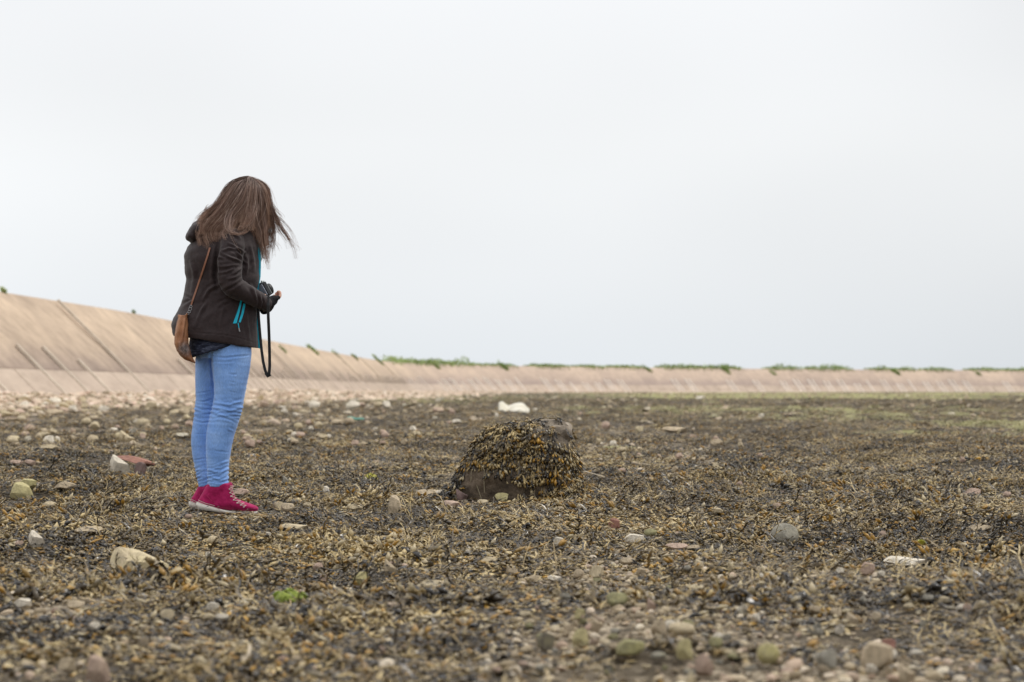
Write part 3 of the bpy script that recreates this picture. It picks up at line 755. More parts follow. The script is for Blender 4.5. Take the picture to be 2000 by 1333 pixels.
# pebbles too many to count
mpeb, nt, b = new_mat('pebble_mix', .85, .25)
oi = N(nt, 'ShaderNodeObjectInfo')
c = ramp(nt, oi.outputs['Random'], [(0, (.16, .13, .09)), (.25, (.29, .235, .16)), (.5, (.42, .345, .235)), (.7, (.53, .45, .32)), (.82, (.47, .35, .27)), (.94, (.70, .63, .50)), (1, (.27, .18, .14))])
c = mix(nt, 1.0, c, ramp(nt, noise(nt, 30, 5, .7, wpos(nt)), [(.3, (.6, .59, .57)), (.65, (1.12, 1.1, 1.07))]), 'MULTIPLY')
link(nt, c, b.inputs['Base Color']); bump(nt, b, noise(nt, 60, 4, .7, wpos(nt)), .002)
def build_pebbles():
    ms = [mesh('pebble', *rock(50 + i, 4 + i % 5, 1, .55 + .07 * i, .4 + .05 * i, base=I2, rough=.05), mpeb) for i in range(6)]
    tree = inst_tree(ms, 'pebble_layer')
    P, Rr, S, I = [], [], [], []
    for y0, y1, dens, s0, s1, amt in ((3.6, 9, 1500, .004, .020, 1), (9, 16, 330, .006, .022, .9), (16, 40, 60, .015, .04, .9), (40, 100, 12, .03, .11, 1), (100, 330, 2.4, .05, .16, 1)):
        x, y = band(y0, y1, dens); g = gravel_at(x, y); d = wall_dist(x, y)
        bch = 1 - sstep(3.5, 7.5, d)
        bch *= (d > -.6)
        keep = RS.rand(len(x)) < np.clip(g * amt + bch * 1.0 + .05, 0, 1) * (d > -.7)
        keep &= ~((((x + .0) / .30) ** 2 + ((y - 12.95) / .24) ** 2) < 1)
        x, y = x[keep], y[keep]; s = s0 * (s1 / s0) ** (RS.rand(len(x)) ** 1.9)
        s = s * np.where(bch[keep] > .5, 1.25, 1)
        z = height(x, y) + s * .2 + .004
        P.append(np.stack([x, y, z], 1)); Rr.append(RS.uniform(-.4, .4, (len(x), 3)) + np.array([0, 0, 1]) * RS.uniform(0, 6.28, (len(x), 1)))
        S.append(np.stack([s, s, s], 1) * RS.uniform(.8, 1.25, (len(x), 3))); I.append(RS.randint(0, 6, len(x)))
    scatter('pebbles', tree, np.concatenate(P), np.concatenate(Rr), np.concatenate(S), np.concatenate(I),
            label='mixed tan and grey pebbles strewn between the seaweed and up the beach', cat='pebbles', kind='stuff')
build_pebbles()
def build_shingle():
    m, nt, b = new_mat('pale_shingle', .85, .25)
    oi = N(nt, 'ShaderNodeObjectInfo')
    link(nt, ramp(nt, oi.outputs['Random'], [(0, (.34, .26, .19)), (.3, (.54, .42, .31)), (.6, (.68, .56, .43)), (.85, (.62, .45, .35)), (1, (.80, .72, .60))]), b.inputs['Base Color'])
    ms = [mesh('shingle_stone', *rock(80 + i, 6, 1, .7, .45, base=I2, rough=.06), m) for i in range(4)]
    tree = inst_tree(ms, 'shingle_layer'); P, Rr, S, I = [], [], [], []
    for y0, y1, dens, s0, s1 in ((38, 110, 16, .05, .20), (110, 380, 3.2, .08, .30)):
        x, y = band(y0, y1, dens); d = wall_dist(x, y)
        keep = (RS.rand(len(x)) < (1 - sstep(1.2, 5.5 if y0 < 100 else 12, d))) & (d > -.75)
        x, y = x[keep], y[keep]; s = s0 * (s1 / s0) ** (RS.rand(len(x)) ** 1.5); z = height(x, y) + s * .15
        P.append(np.stack([x, y, z], 1)); Rr.append(RS.uniform(-.5, .5, (len(x), 3)) + np.array([0, 0, 1]) * RS.uniform(0, 6.28, (len(x), 1)))
        S.append(np.stack([s, s, s], 1)); I.append(RS.randint(0, 4, len(x)))
    scatter('shingle', tree, np.concatenate(P), np.concatenate(Rr), np.concatenate(S), np.concatenate(I), label='pale pinkish shingle heaped along the foot of the sea wall', cat='shingle', kind='stuff')
build_shingle()

# bright green weed
mg, nt, b = new_mat('green_weed', .5, .4)
link(nt, ramp(nt, noise(nt, 60, 3, .6, objco(nt)), [(.3, (.26, .34, .05)), (.65, (.52, .60, .14))]), b.inputs['Base Color'])
def green_tuft(px, py, wpx, hpx, n_, lab, col=None):
    q = place(px, py); s = q.y / F; r = random.Random(px); V, Fc = [], []
    mt = mg if col is None else col
    for i in range(n_):
        a = r.uniform(0, 6.28); rr = math.sqrt(r.random()); x, y = rr * math.cos(a), rr * math.sin(a)
        p = Vector((x * wpx * s * .5, y * wpx * s * .4, hpx * s * .8 * math.sqrt(max(0, 1 - rr * rr)))); d = Vector((x, y, .2)).normalized()
        k = len(V); L = hpx * s * .45; sd_ = d.cross(Vector((0, 0, 1))).normalized() * .0022
        for j in range(4):
            pp = p + d * L * j / 3 + Vector((0, 0, .006 * j - L * .13 * j * j))
            pp.z = max(pp.z, .002); V += [pp - sd_, pp + sd_]
            if j: Fc.append((k + 2*j - 2, k + 2*j - 1, k + 2*j + 1, k + 2*j))
    add('green_weed', mesh('green_weed', V, Fc, mt), loc=q + Vector((0, 0, .02)), label=lab, cat='seaweed')
green_tuft(565, 1192, 40, 22, 900, 'round tuft of bright lime green weed below the shoes')
green_tuft(590, 1190, 14, 12, 150, 'small sprig of green weed right beside the round lime tuft')
green_tuft(543, 1188, 16, 10, 150, 'low patch of green weed between the round tuft and a tan pebble')
my, nt, b = new_mat('yellow_weed', .5, .4); b.inputs['Base Color'].default_value = (.50, .47, .08, 1)
green_tuft(724, 945, 20, 13, 200, 'bit of yellow-green weed left of the big boulder', my)
green_tuft(1798, 1080, 18, 9, 120, 'bit of yellow-green weed above the broad whitish stone', my)

# driftwood stick
def stick(p0, p1, r, lab):
    a, b_ = place(*p0), place(*p1); b_ = b_ + Vector((0, 0, .03)); a = a + Vector((0, 0, .015)); V, Fc = [], []
    d = (b_ - a); sd_ = d.cross(Vector((0, 0, 1))).normalized(); u = sd_.cross(d).normalized()
    for i in range(7):
        t = i / 6; p = a.lerp(b_, t) + sd_ * .006 * math.sin(4 * t); rr = r * (1 - .45 * t) * (1 + .15 * math.sin(9 * t)) - a.length * 0
        for j in range(6): V.append(p - a + (sd_ * math.cos(j * 1.047) + u * math.sin(j * 1.047)) * rr)
        if i: Fc += [(6*(i-1)+j, 6*(i-1)+(j+1) % 6, 6*i+(j+1) % 6, 6*i+j) for j in range(6)]
    Fc += [tuple(range(5, -1, -1)), tuple(range(36, 42))]
    m, nt, b = new_mat('driftwood', .8, .2); link(nt, ramp(nt, noise(nt, 40, 4, .6, objco(nt), (1, 1, 4)), [(.3, (.36, .29, .20)), (.7, (.58, .50, .38))]), b.inputs['Base Color'])
    add('stick', mesh('stick', V, Fc, m), loc=a, label=lab, cat='stick')
stick((470, 1314), (492, 1290), .006, 'short pale blurred stick near the bottom left')
stick((1235, 908), (1270, 918), .008, 'long pale stick on the flats right behind the boulder')
stick((1180, 938), (1140, 930), .008, 'pale stick against the right side of the big boulder')

# ---------------------------------------------------------------- weed-covered boulder
def build_boulder():
    YB = 12.95; s = YB / F
    prof = [(984, 868, 1134), (968, 876, 1133), (945, 886, 1128), (920, 897, 1123), (900, 907, 1117), (880, 920, 1112), (862, 934, 1108), (850, 948, 1104), (841, 962, 1098), (834, 978, 1090), (830, 994, 1080)]
    V, Fc = [], []; nr = 56
    base_z = 0
    for i, (py, l, r_) in enumerate(prof):
        cx = (l + r_) / 2; hw = (r_ - l) / 2 * s; z = EYE + (HOR - py) * s
        for j in range(nr):
            a = 2 * math.pi * j / nr
            ca, sa = math.cos(a), math.sin(a)
            p = 2 / 2.5; x = math.copysign(abs(ca) ** p, ca) * hw; y = math.copysign(abs(sa) ** p, sa) * (hw * .66)
            V.append(((cx - 1000) * s + x, y, z))
        if i: Fc += [((i-1)*nr+j, (i-1)*nr+(j+1) % nr, i*nr+(j+1) % nr, i*nr+j) for j in range(nr)]
    V.append(((1035 - 1000) * s, 0, EYE + (HOR - 828) * s)); top = len(V) - 1
    Fc += [((len(prof)-1)*nr+j, (len(prof)-1)*nr+(j+1) % nr, top) for j in range(nr)]
    V.append((0, 0, -.08)); bt = len(V) - 1; Fc += [(j, bt, (j+1) % nr) for j in range(nr)]
    # knuckle of bare rock at the upper right
    hump = rock(77, 8, 36 * s, 40 * s, 26 * s, base=I3, rough=.06)
    me0 = mesh('b', V, Fc); ob = bpy.data.objects.new('b', me0)
    hv = hump[0] + np.array([(1082 - 1000) * s, 0, EYE + (HOR - 843) * s]); 
    me = union([(V, Fc), (hv, hump[1])], .011, 3)
    v, nrm, fc = arrays(me)
    dn = .042 * (fbm(v[:, 0] * 14 + 9, v[:, 2] * 14 + v[:, 1] * 9, 4) - .5) + .035 * (fbm(v[:, 0] * 5 + 30, v[:, 2] * 5 + v[:, 1] * 4, 2) - .5)
    v = v + nrm * dn[:, None]
    m, nt, b = new_mat('boulder_rock', .85, .3)
    p = objco(nt)
    c = ramp(nt, noise(nt, 7, 8, .75, p), [(.35, (.07, .055, .042)), (.5, (.22, .18, .135)), (.62, (.46, .39, .31))])
    # rock colour darker towards the foot of the stone
    sp = N(nt, 'ShaderNodeSeparateXYZ'); link(nt, p, sp.inputs[0])
    foot_tone = N(nt, 'ShaderNodeMapRange'); foot_tone.inputs[1].default_value = .16; foot_tone.inputs[2].default_value = .34; link(nt, sp.outputs['Z'], foot_tone.inputs[0])
    c = mix(nt, foot_tone.outputs[0], (.045, .038, .030), c) if False else mix(nt, foot_tone.outputs[0], mix(nt, 1.0, c, (.40, .36, .32), 'MULTIPLY'), c)
    link(nt, c, b.inputs['Base Color']); bump(nt, b, noise(nt, 22, 8, .75, p), .02)
    root = add('boulder', mesh('boulder', v, fc, m), loc=(0, YB, 0), label='large dark boulder draped with seaweed in the middle of the shore', cat='boulder')
    bvh = BVHTree.FromPolygons([tuple(p) for p in v], [tuple(f) for f in fc])
    r = random.Random(4); Vw, Fw, FR, TP = [], [], [], []
    tri = [f for f in fc]
    cnt = 0
    cen = np.array([v[list(f)].mean(0) for f in fc]); nn = np.array([nrm[list(f)].mean(0) for f in fc])
    idx = np.random.RandomState(9).permutation(len(cen)); 
    idx = np.concatenate([idx, np.random.RandomState(8).randint(0, len(cen), 5200)])
    for i in idx:
        p = Vector(cen[i]); n_ = Vector(nn[i]).normalized()
        X = 1000 + p.x / (s); Zp = HOR - (p.z - EYE) / s     # boulder's own elevation coordinates
        if p.z < .0: continue
        d = 0.0
        # cover: cap and flanks; bare lower front and bare knuckle
        if Zp < 888: d = 1
        elif X > 1082: d = .9
        elif X < 905: d = .8
        elif X > 1012: d = .75 if Zp < 930 else .16
        elif Zp < 902: d = .7
        elif Zp < 925: d = .10
        else: d = .0
        if p.y > .05: d = .45
        if X > 1052 and Zp < 866 - (1115 - X) * .2: d *= .07
        if X > 1088 and Zp < 880: d *= .25
        if r.random() > d * .62: continue
        g = Vector((0, 0, -1)); t = g - n_ * g.dot(n_)
        if t.length < .25: t = Vector((p.x - .0, p.y, 0)) * .6 + Vector((r.uniform(-1, 1), r.uniform(-1, 1), 0)) * .2
        t.normalize(); sdv = n_.cross(t)
        dr = (t + sdv * r.gauss(0, .38) + n_ * r.uniform(.15, .65)).normalized()
        frond(Vw, Fw, FR, TP, p + n_ * r.uniform(0, .014), dr, n_, r.uniform(.022, .055), r.uniform(.0055, .0085), r, r.random() ** 1.1 * .94, 1.1, .2, r.choice([1.2, 1.6, 2.0]), 1.0 if r.random() < .42 else 0)
        cnt += 1
    # tail of weed at the left foot and skirts
    for i in range(960):
        if i < 520: px = r.uniform(790, 905); y = r.gauss(-.06, .07); zz = max(0, (px - 835) / 70) * .10
        elif i < 900: px = r.uniform(1085, 1165); y = r.gauss(-.16, .08); zz = .02
        else: px = r.uniform(905, 1090); y = -.30 + r.gauss(0, .03); zz = 0
        p = Vector(((px - 1000) * s, y, zz * r.random() + .01))
        a = r.uniform(0, 6.28)
        frond(Vw, Fw, FR, TP, p, Vector((math.cos(a), math.sin(a), r.uniform(-.1, .6))), Vector((0, 0, 1)), r.uniform(.03, .06), .0065, r, r.random() ** 1.6 * .8, 1, .15, 1.5, 1.0 if r.random() < .35 else 0)
    for q in Vw:
        if q.z < -.01: q.z = -.01
    me = mesh('seaweed_cover', Vw, Fw, mweed); set_attr(me, 'fr', FR); set_attr(me, 'tip', TP)
    add('seaweed_cover', me, root, kind='stuff')
    # three pale dangling stalks on the bare face
    mt, nt, b = new_mat('weed_stalk', .6, .3); b.inputs['Base Color'].default_value = (.24, .20, .13, 1)
    for pts in (((948, 908), (946, 930), (947, 960)), ((922, 915), (921, 938)), ((932, 945), (938, 962), (943, 978))):
        Vs, Fs = [], []
        for k_, (a, b2) in enumerate(pts):
            x = (a - 1000) * s; z = EYE + (HOR - b2) * s
            hit = bvh.ray_cast(Vector((x, -2, z)), Vector((0, 1, 0)))[0]; y = (hit.y if hit else -.3) - .006
            for j in range(4): Vs.append((x + .0026 * math.cos(j * 1.57), y + .0026 * math.sin(j * 1.57), z))
            if k_: Fs += [(4*(k_-1)+j, 4*(k_-1)+(j+1) % 4, 4*k_+(j+1) % 4, 4*k_+j) for j in range(4)]
        add('weed_stalk', mesh('weed_stalk', Vs, Fs, mt), root)

# ---------------------------------------------------------------- solid modelling helpers
def union(parts, voxel, smooth=2):
    V, Fc = [], []
    for v, f in parts:
        k = len(V); V += [tuple(map(float, p)) for p in v]; Fc += [tuple(i + k for i in q) for q in f]
    me = mesh('tmp', V, Fc); ob = bpy.data.objects.new('tmp', me); C.objects.link(ob)
    md = ob.modifiers.new('r', 'REMESH'); md.mode = 'VOXEL'; md.voxel_size = voxel
    if smooth:
        md = ob.modifiers.new('s', 'SMOOTH'); md.factor = .5; md.iterations = smooth
    dg = bpy.context.evaluated_depsgraph_get(); dg.update()
    out = bpy.data.meshes.new_from_object(ob.evaluated_get(dg))
    bpy.data.objects.remove(ob); bpy.data.meshes.remove(me)
    return out
def arrays(me):
    n = len(me.vertices); v = np.empty(n * 3); me.vertices.foreach_get('co', v); v = v.reshape(-1, 3)
    nr = np.empty(n * 3); me.vertex_normals.foreach_get('vector', nr); nr = nr.reshape(-1, 3)
    fc = [tuple(p.vertices) for p in me.polygons]
    return v, nr, fc
YP = 11.8
def W(px, py, dy=0.0):
    Y = YP + dy; return Vector(((px - 1000) / F * Y, Y, EYE + (HOR - py) / F * Y))
PX = YP / F
def tube(pts, n=22, ref=Vector((0, 1, 0))):
    """pts: (centre, radius in the picture plane, radius in depth)"""
    V, Fc = [], []; P = [p[0] for p in pts]
    for i, (c, ra, rb) in enumerate(pts):
        t = (P[min(i + 1, len(P) - 1)] - P[max(i - 1, 0)]).normalized()
        a = ref.cross(t); a.normalize(); b_ = t.cross(a).normalized()
        for j in range(n):
            q = 2 * math.pi * j / n; V.append(c + a * ra * math.cos(q) + b_ * rb * math.sin(q))
        if i: Fc += [((i-1)*n+j, (i-1)*n+(j+1) % n, i*n+(j+1) % n, i*n+j) for j in range(n)]
    V.append(P[0]); V.append(P[-1]); k = len(V); L = (len(pts) - 1) * n
    Fc += [(k-2, (j+1) % n, j) for j in range(n)] + [(k-1, L+j, L+(j+1) % n) for j in range(n)]
    return V, Fc
def dense(pts, m=3):
    out = []
    P = [Vector(p[0]) for p in pts]
    for i in range(len(pts) - 1):
        p0, p1, p2, p3 = P[max(i-1, 0)], P[i], P[i+1], P[min(i+2, len(P)-1)]
        for k in range(m):
            t = k / m
            c = .5 * ((2*p1) + (p2-p0)*t + (2*p0-5*p1+4*p2-p3)*t*t + (-p0+3*p1-3*p2+p3)*t**3)
            out.append((c, pts[i][1]*(1-t)+pts[i+1][1]*t, pts[i][2]*(1-t)+pts[i+1][2]*t))
    out.append((P[-1], pts[-1][1], pts[-1][2])); return out
def rings(L, n=40, pw=2.3, yaw=0.0):
    """L: (row, left, right, half depth, depth centre, slope of the ring in rows per px)"""
    V, Fc = [], []
    for i, (py, l, r_, hd, dc, sl) in enumerate(L):
        cx = (l + r_) / 2; hw = (r_ - l) / 2
        for j in range(n):
            a = 2 * math.pi * j / n; ca, sa = math.cos(a), math.sin(a); e = 2 / pw
            x = math.copysign(abs(ca) ** e, ca) * hw; y = math.copysign(abs(sa) ** e, sa) * hd
            # a little turned away from the lens
            V.append(W(cx + x + yaw * y / PX * .0, py + sl * x, dc + y - yaw * 0) + Vector((0, yaw * x * PX, 0)))
        if i: Fc += [((i-1)*n+j, (i-1)*n+(j+1) % n, i*n+(j+1) % n, i*n+j) for j in range(n)]
    a = sum((V[j] for j in range(n)), Vector()) / n; L0 = (len(L)-1)*n; b_ = sum((V[L0+j] for j in range(n)), Vector()) / n
    V += [a, b_]; k = len(V)
    Fc += [(k-2, (j+1) % n, j) for j in range(n)] + [(k-1, L0+j, L0+(j+1) % n) for j in range(n)]
    return V, Fc
def ell(c, ax, ra, n=3):
    V, Fc = I2 if n < 3 else ICO3
    A = np.array([np.array(a) * r for a, r in zip(ax, ra)])
    return (V @ A + np.array(c)), Fc
ICO3 = ico(3)
AX = (Vector((1, 0, 0)), Vector((0, 1, 0)), Vector((0, 0, 1)))
def pxof(v):
    return 1000 + v[:, 0] / v[:, 1] * F, HOR - (v[:, 2] - EYE) / v[:, 1] * F
def crease(v, nrm, poly, width, amp, facing=True):
    """ridge (amp>0) or furrow (amp<0) along a line on the near side of a garment"""
    X, Z = pxof(v); d = np.full(len(v), 1e9); tt = np.zeros(len(v)); m = len(poly) - 1
    for i in range(m):
        a = np.array(poly[i], float); b_ = np.array(poly[i+1], float); ab = b_ - a
        t = np.clip(((X-a[0])*ab[0] + (Z-a[1])*ab[1]) / (ab @ ab), 0, 1)
        e = np.hypot(X - a[0] - t*ab[0], Z - a[1] - t*ab[1]); k = e < d; d = np.where(k, e, d); tt = np.where(k, (i + t) / m, tt)
    prof = np.exp(-(d / width) ** 2) - .55 * np.exp(-((d - width * 1.7) / width) ** 2)
    fade = np.sin(np.clip(tt, .04, .96) * math.pi) ** .5
    face = np.clip(-nrm[:, 1] * 1.6 + .35, 0, 1) if facing else 1
    return amp * prof * fade * face

# ---------------------------------------------------------------- the girl
def build_girl():
    body_parts = []
    hc = W(485, 397, 0); hu = Vector((.64, 0, .77)); hf = Vector((.77, 0, -.64)); hs = Vector((0, 1, 0))
    hax = (hf, hs, hu)
    body_parts.append(ell(hc, hax, (.088, .070, .108)))
    body_parts.append(ell(hc + hf * .022 - hu * .055, hax, (.062, .052, .058)))        # jaw
    body_parts.append(ell(hc + hf * .088 - hu * .022, hax, (.020, .012, .024)))        # nose
    body_parts.append(ell(hc + hf * .078 + hu * .018, hax, (.014, .045, .012)))        # brow
    body_parts.append(ell(hc + hf * .076 - hu * .062, hax, (.011, .022, .008)))        # lips
    for sgn in (-1, 1): body_parts.append(ell(hc - hf * .005 - hu * .018 + hs * .071 * sgn, hax, (.018, .008, .03)))
    body_parts.append(tube(dense([(W(428, 462), .062, .07), (W(450, 438), .055, .056), (W(472, 415), .05, .052)]), 16))
    body_parts.append(rings([(455, 405, 470, .13, 0, 0), (480, 385, 488, .165, 0, 0), (530, 380, 488, .14, 0, 0), (590, 378, 478, .125, 0, 0), (640, 384, 480, .15, 0, 0), (690, 392, 480, .15, 0, 0)], 28))
    NA = [(W(452, 478, -.155), .05, .05), (W(449, 515, -.20), .045, .045), (W(452, 558, -.215), .038, .038), (W(487, 577, -.165), .033, .033), (W(517, 592, -.10), .024, .027)]
    FA = [(W(450, 478, .155), .05, .05), (W(447, 515, .20), .045, .045), (W(452, 560, .21), .038, .038), (W(490, 580, .16), .033, .033), (W(519, 594, .10), .024, .027)]
    body_parts += [tube(dense(NA), 16), tube(dense(FA), 16)]
    NL = [(660, 408, 492), (690, 411, 491), (720, 413, 488), (750, 417, 482), (775, 418, 477), (795, 415, 474), (815, 410, 468), (850, 403, 457), (880, 402, 451), (910, 404, 447), (951, 406, 446)]
    FL = [(660, 382, 460), (690, 382, 450), (720, 381, 443), (750, 381, 437), (780, 382, 431), (800, 380, 427), (820, 378, 425), (855, 373, 420), (885, 375, 416), (910, 380, 418), (950, 388, 423)]
    dn = [-.088] * 11; df = [.095] * 11
    def leg(L, dd, k, cut=0):
        o = []
        for (py, l, r_), d_ in zip(L, dd):
            hw = (r_ - l) / 2 * PX * k; o.append((W((l + r_) / 2, py, d_), hw, min(hw, .084 * k)))
        return o
    for L, dd in ((NL, dn), (FL, df)):
        body_parts.append(tube(dense(leg(L, dd, .80)), 16))
        c = dd[0]; a = W((L[-1][1] + L[-1][2]) / 2 - 6, 972, c)
        body_parts.append(tube([(W((L[-1][1] + L[-1][2]) / 2, 940, c), .036, .036), (a, .036, .034), (W((L[-1][1] + L[-1][2]) / 2 + 20, 985, c), .026, .034), (W((L[-1][1] + L[-1][2]) / 2 + 55, 991, c), .016, .036)], 14))
    # camera frame, needed for the hands
    ch = Vector((-.48, .03, .87)).normalized(); cw = Vector((-.50, .84, -.27)); cw = (cw - ch * cw.dot(ch)).normalized(); ca = -(ch.cross(cw))   # lens axis
    if ca.x < 0: ca = -ca
    cc = W(521, 564, -.06) + cw * .052
    # hands: palms cup the camera from below and at both ends
    def finger(pts, r0, r1):
        n_ = len(pts); return tube(dense([(p, r0 + (r1 - r0) * i / (n_ - 1), r0 + (r1 - r0) * i / (n_ - 1)) for i, p in enumerate(pts)], 3), 10)
    def hand(side, wrist):
        e = cc + cw * side * .040 - ch * .058                  # under this end of the camera
        palm = (wrist * .35 + e * .65) - ch * .004
        parts = [tube(dense([(wrist, .024, .027), (palm - ca * .012, .017, .036), (palm + ca * .022, .014, .038)], 3), 14)]
        for q in range(4):
            off = cw * (-.030 + .020 * q)
            ln = (.86, 1, .96, .78)[q]
            b0 = palm + off + ca * .018
            parts.append(finger([b0, b0 + ca * .030 * ln - ch * .004, b0 + ca * .046 * ln + ch * .012, b0 + ca * .042 * ln + ch * .030 * ln], .0088, .0068))
        t0 = palm - ca * .012 + cw * side * .022
        parts.append(finger([t0, t0 + cw * side * .010 + ch * .014 - ca * .004, t0 + cw * side * .006 + ch * .026 - ca * .007, t0 - cw * side * .002 + ch * .040 - ca * .012], .0105, .008))
        return parts, palm
    hn, pn = hand(-1, NA[-1][0]); hfp, pf = hand(1, FA[-1][0])
    body_parts += hn + hfp
    me = union(body_parts, .0042, 2)
    m, nt, b = new_mat('skin', .5, .4)
    b.inputs['Base Color'].default_value = (.60, .34, .24, 1)
    link(nt, ramp(nt, noise(nt, 30, 4, .6, objco(nt)), [(.3, (.55, .29, .21)), (.7, (.68, .42, .31))]), b.inputs['Base Color'])
    b.inputs['Subsurface Weight'].default_value = .08
    me.materials.clear(); me.materials.append(m); me.polygons.foreach_set('use_smooth', [True] * len(me.polygons))
    org = W(425, 1000, 0); org.z = 0
    me.transform(Matrix.Translation(-org)); me.name = 'person'
    girl = add('person', me, loc=org, label='girl in black jacket and light blue jeans looking down, long brown hair blowing', cat='person')
    inv = Matrix.Translation(org).inverted()
    def kid(name, me, par=girl, kind=None):
        o = bpy.data.objects.new(name, me); C.objects.link(o); o.parent = par
        if par is girl: o.matrix_parent_inverse = inv
        if kind: o['kind'] = kind
        return o
    # ------------- jeans
    jp = [tube(dense(leg(NL, dn, 1.0)), 26), tube(dense(leg(FL, df, 1.0)), 26),
          rings([(632, 385, 486, .15, 0, 0), (655, 383, 490, .168, 0, 0), (680, 384, 490, .168, 0, 0), (700, 392, 484, .15, 0, 0)], 36)]
    me = union(jp, .0048, 2); v, n_, fc = arrays(me)
    X, Z = pxof(v)
    D = np.zeros(len(v))
    near = sstep(.03, -.03, v[:, 1] - YP)
    wob = 5 * (fbm(X / 18 + near * 7, Z / 20, 2) - .5)
    knee = np.exp(-((Z - 803) / 17) ** 2); ank = np.exp(-((Z - 930) / 20) ** 2); low = .2
    D += crease(v, n_, [(411, 676), (413, 710), (416, 750), (417, 775)], 2.6, -.006)
    D += knee * .0030 * np.sin((Z + wob * 2 - (X - 440) * .12) * .78) + ank * .0030 * np.sin((Z + wob * 2.5 + (X - 425) * .2) * .9)
    D += .0011 * (fbm(X / 30 + 2, Z / 5.5 + 3, 2) - .5) * 2 
    for pl, wd, am in [([(412, 697), (440, 699), (470, 696), (490, 694)], 1.8, -.0040), ([(414, 706), (440, 708), (458, 706)], 1.6, -.0022), ([(446, 731), (461, 732), (462, 729)], 1.6, -.003),
                       ([(450, 746), (461, 748)], 1.4, -.0025), ([(448, 765), (462, 768)], 1.4, -.0025), ([(420, 786), (448, 791), (474, 783)], 2.2, .0045), ([(418, 797), (446, 803), (470, 797)], 2.4, .005),
                       ([(416, 808), (440, 812), (464, 809)], 2.2, .005), ([(440, 817), (460, 825)], 2, -.004), ([(444, 838), (456, 843)], 1.8, .003), ([(418, 881), (446, 884)], 1.5, -.003),
                       ([(430, 905), (446, 901)], 2, .004), ([(408, 918), (430, 925), (445, 917)], 2.2, .005), ([(406, 930), (426, 936), (445, 929)], 2, .005), ([(407, 941), (430, 944), (445, 938)], 1.6, -.004),
                       ([(382, 784), (400, 785), (418, 778)], 1.7, -.005), ([(382, 808), (400, 808), (416, 804)], 1.8, .004), ([(380, 824), (398, 827), (410, 824)], 1.7, -.004), ([(380, 849), (405, 848)], 1.4, -.0025),
                       ([(378, 900), (404, 895)], 1.5, -.003), ([(383, 920), (404, 915)], 1.8, .004), ([(385, 932), (405, 928)], 1.8, .004), ([(384, 769), (412, 765)], 1.5, -.004)]:
        D += crease(v, n_, pl, wd, am)
    # side seam
    D += crease(v, n_, [(461, 672), (462, 730), (458, 790), (447, 820), (441, 860), (438, 930)], .9, .0012)
    v = v + n_ * D[:, None]
    m, nt, b = new_mat('denim', .75, .2); tcx = objco(nt)
    c = ramp(nt, noise(nt, 9, 5, .6, tcx), [(.3, (.16, .32, .70)), (.5, (.22, .41, .83)), (.7, (.30, .50, .90))])
    c = mix(nt, .35, c, ramp(nt, noise(nt, 260, 2, .5, tcx, (1, 1, .3)), [(.35, (.5, .5, .55)), (.65, (1.1, 1.1, 1.1))]), 'MULTIPLY')
    # worn pale band down the front of the thigh, a colour of the cloth itself
    link(nt, c, b.inputs['Base Color']); b.inputs['Sheen Weight'].default_value = .25; bump(nt, b, noise(nt, 420, 2, .5, tcx), .0008)
    kid('jeans', mesh('jeans', v, fc, m))
    # ------------- shirt hem
    sp_ = [rings([(630, 372, 492, .165, 0, 0), (655, 371, 490, .178, 0, 0), (668, 369, 490, .182, 0, -.08), (683, 369, 486, .182, 0, -.30)], 40)]
    me = union(sp_, .0055, 2); v, n_, fc = arrays(me); X, Z = pxof(v)
    v = v + n_ * (.006 * (fbm(X / 7, Z / 22, 2) - .5))[:, None]
    m, nt, b = new_mat('heather_knit', .9, .15)
    c = ramp(nt, noise(nt, 60, 4, .7, objco(nt), (.35, .35, 3)), [(.36, (.010, .012, .022)), (.52, (.028, .034, .06)), (.66, (.13, .15, .21))])
    link(nt, c, b.inputs['Base Color'])
    kid('shirt', mesh('shirt', v, fc, m))
    # ------------- jacket
    ja = [(444, 432, 494, .07, 0, 0), (456, 400, 499, .13, 0, 0), (468, 378, 504, .165, 0, 0), (482, 364, 507, .185, 0, 0), (500, 359, 506, .19, 0, 0), (522, 361, 507, .185, 0, 0), (545, 364, 506, .18, 0, 0),
          (570, 361, 504, .178, 0, 0), (592, 355, 503, .18, 0, 0), (608, 347, 503, .185, 0, .02), (624, 339, 503, .19, 0, .05), (642, 335, 504, .195, .0, .08), (660, 337, 506, .20, .0, .13), (669, 339, 506, .198, .0, .15)]
    NS = [(W(452, 466, -.13), .058, .07), (W(452, 484, -.17), .064, .062), (W(449, 512, -.205), .062, .06), (W(449, 540, -.22), .058, .056), (W(457, 561, -.215), .053, .052), (W(482, 574, -.175), .046, .046), (W(503, 585, -.135), .043, .042), (W(517, 592, -.105), .038, .038), (W(524, 595, -.09), .034, .034)]
    FS = [(W(450, 470, .13), .06, .07), (W(447, 512, .20), .062, .06), (W(451, 555, .22), .054, .054), (W(485, 578, .17), .046, .046), (W(519, 594, .10), .036, .036), (W(526, 598, .08), .033, .033)]
    me = union([rings(ja, 48, 2.35), tube(dense(NS), 26), tube(dense(FS), 26)], .0052, 2)
    v, n_, fc = arrays(me); X, Z = pxof(v); D = np.zeros(len(v))
    D += .013 * (fbm(X / 30 + Z / 60, Z / 34 + 3, 2) - .5) + .004 * (fbm((X + Z * .7) / 11, (Z - X * .6) / 15, 2) - .5)
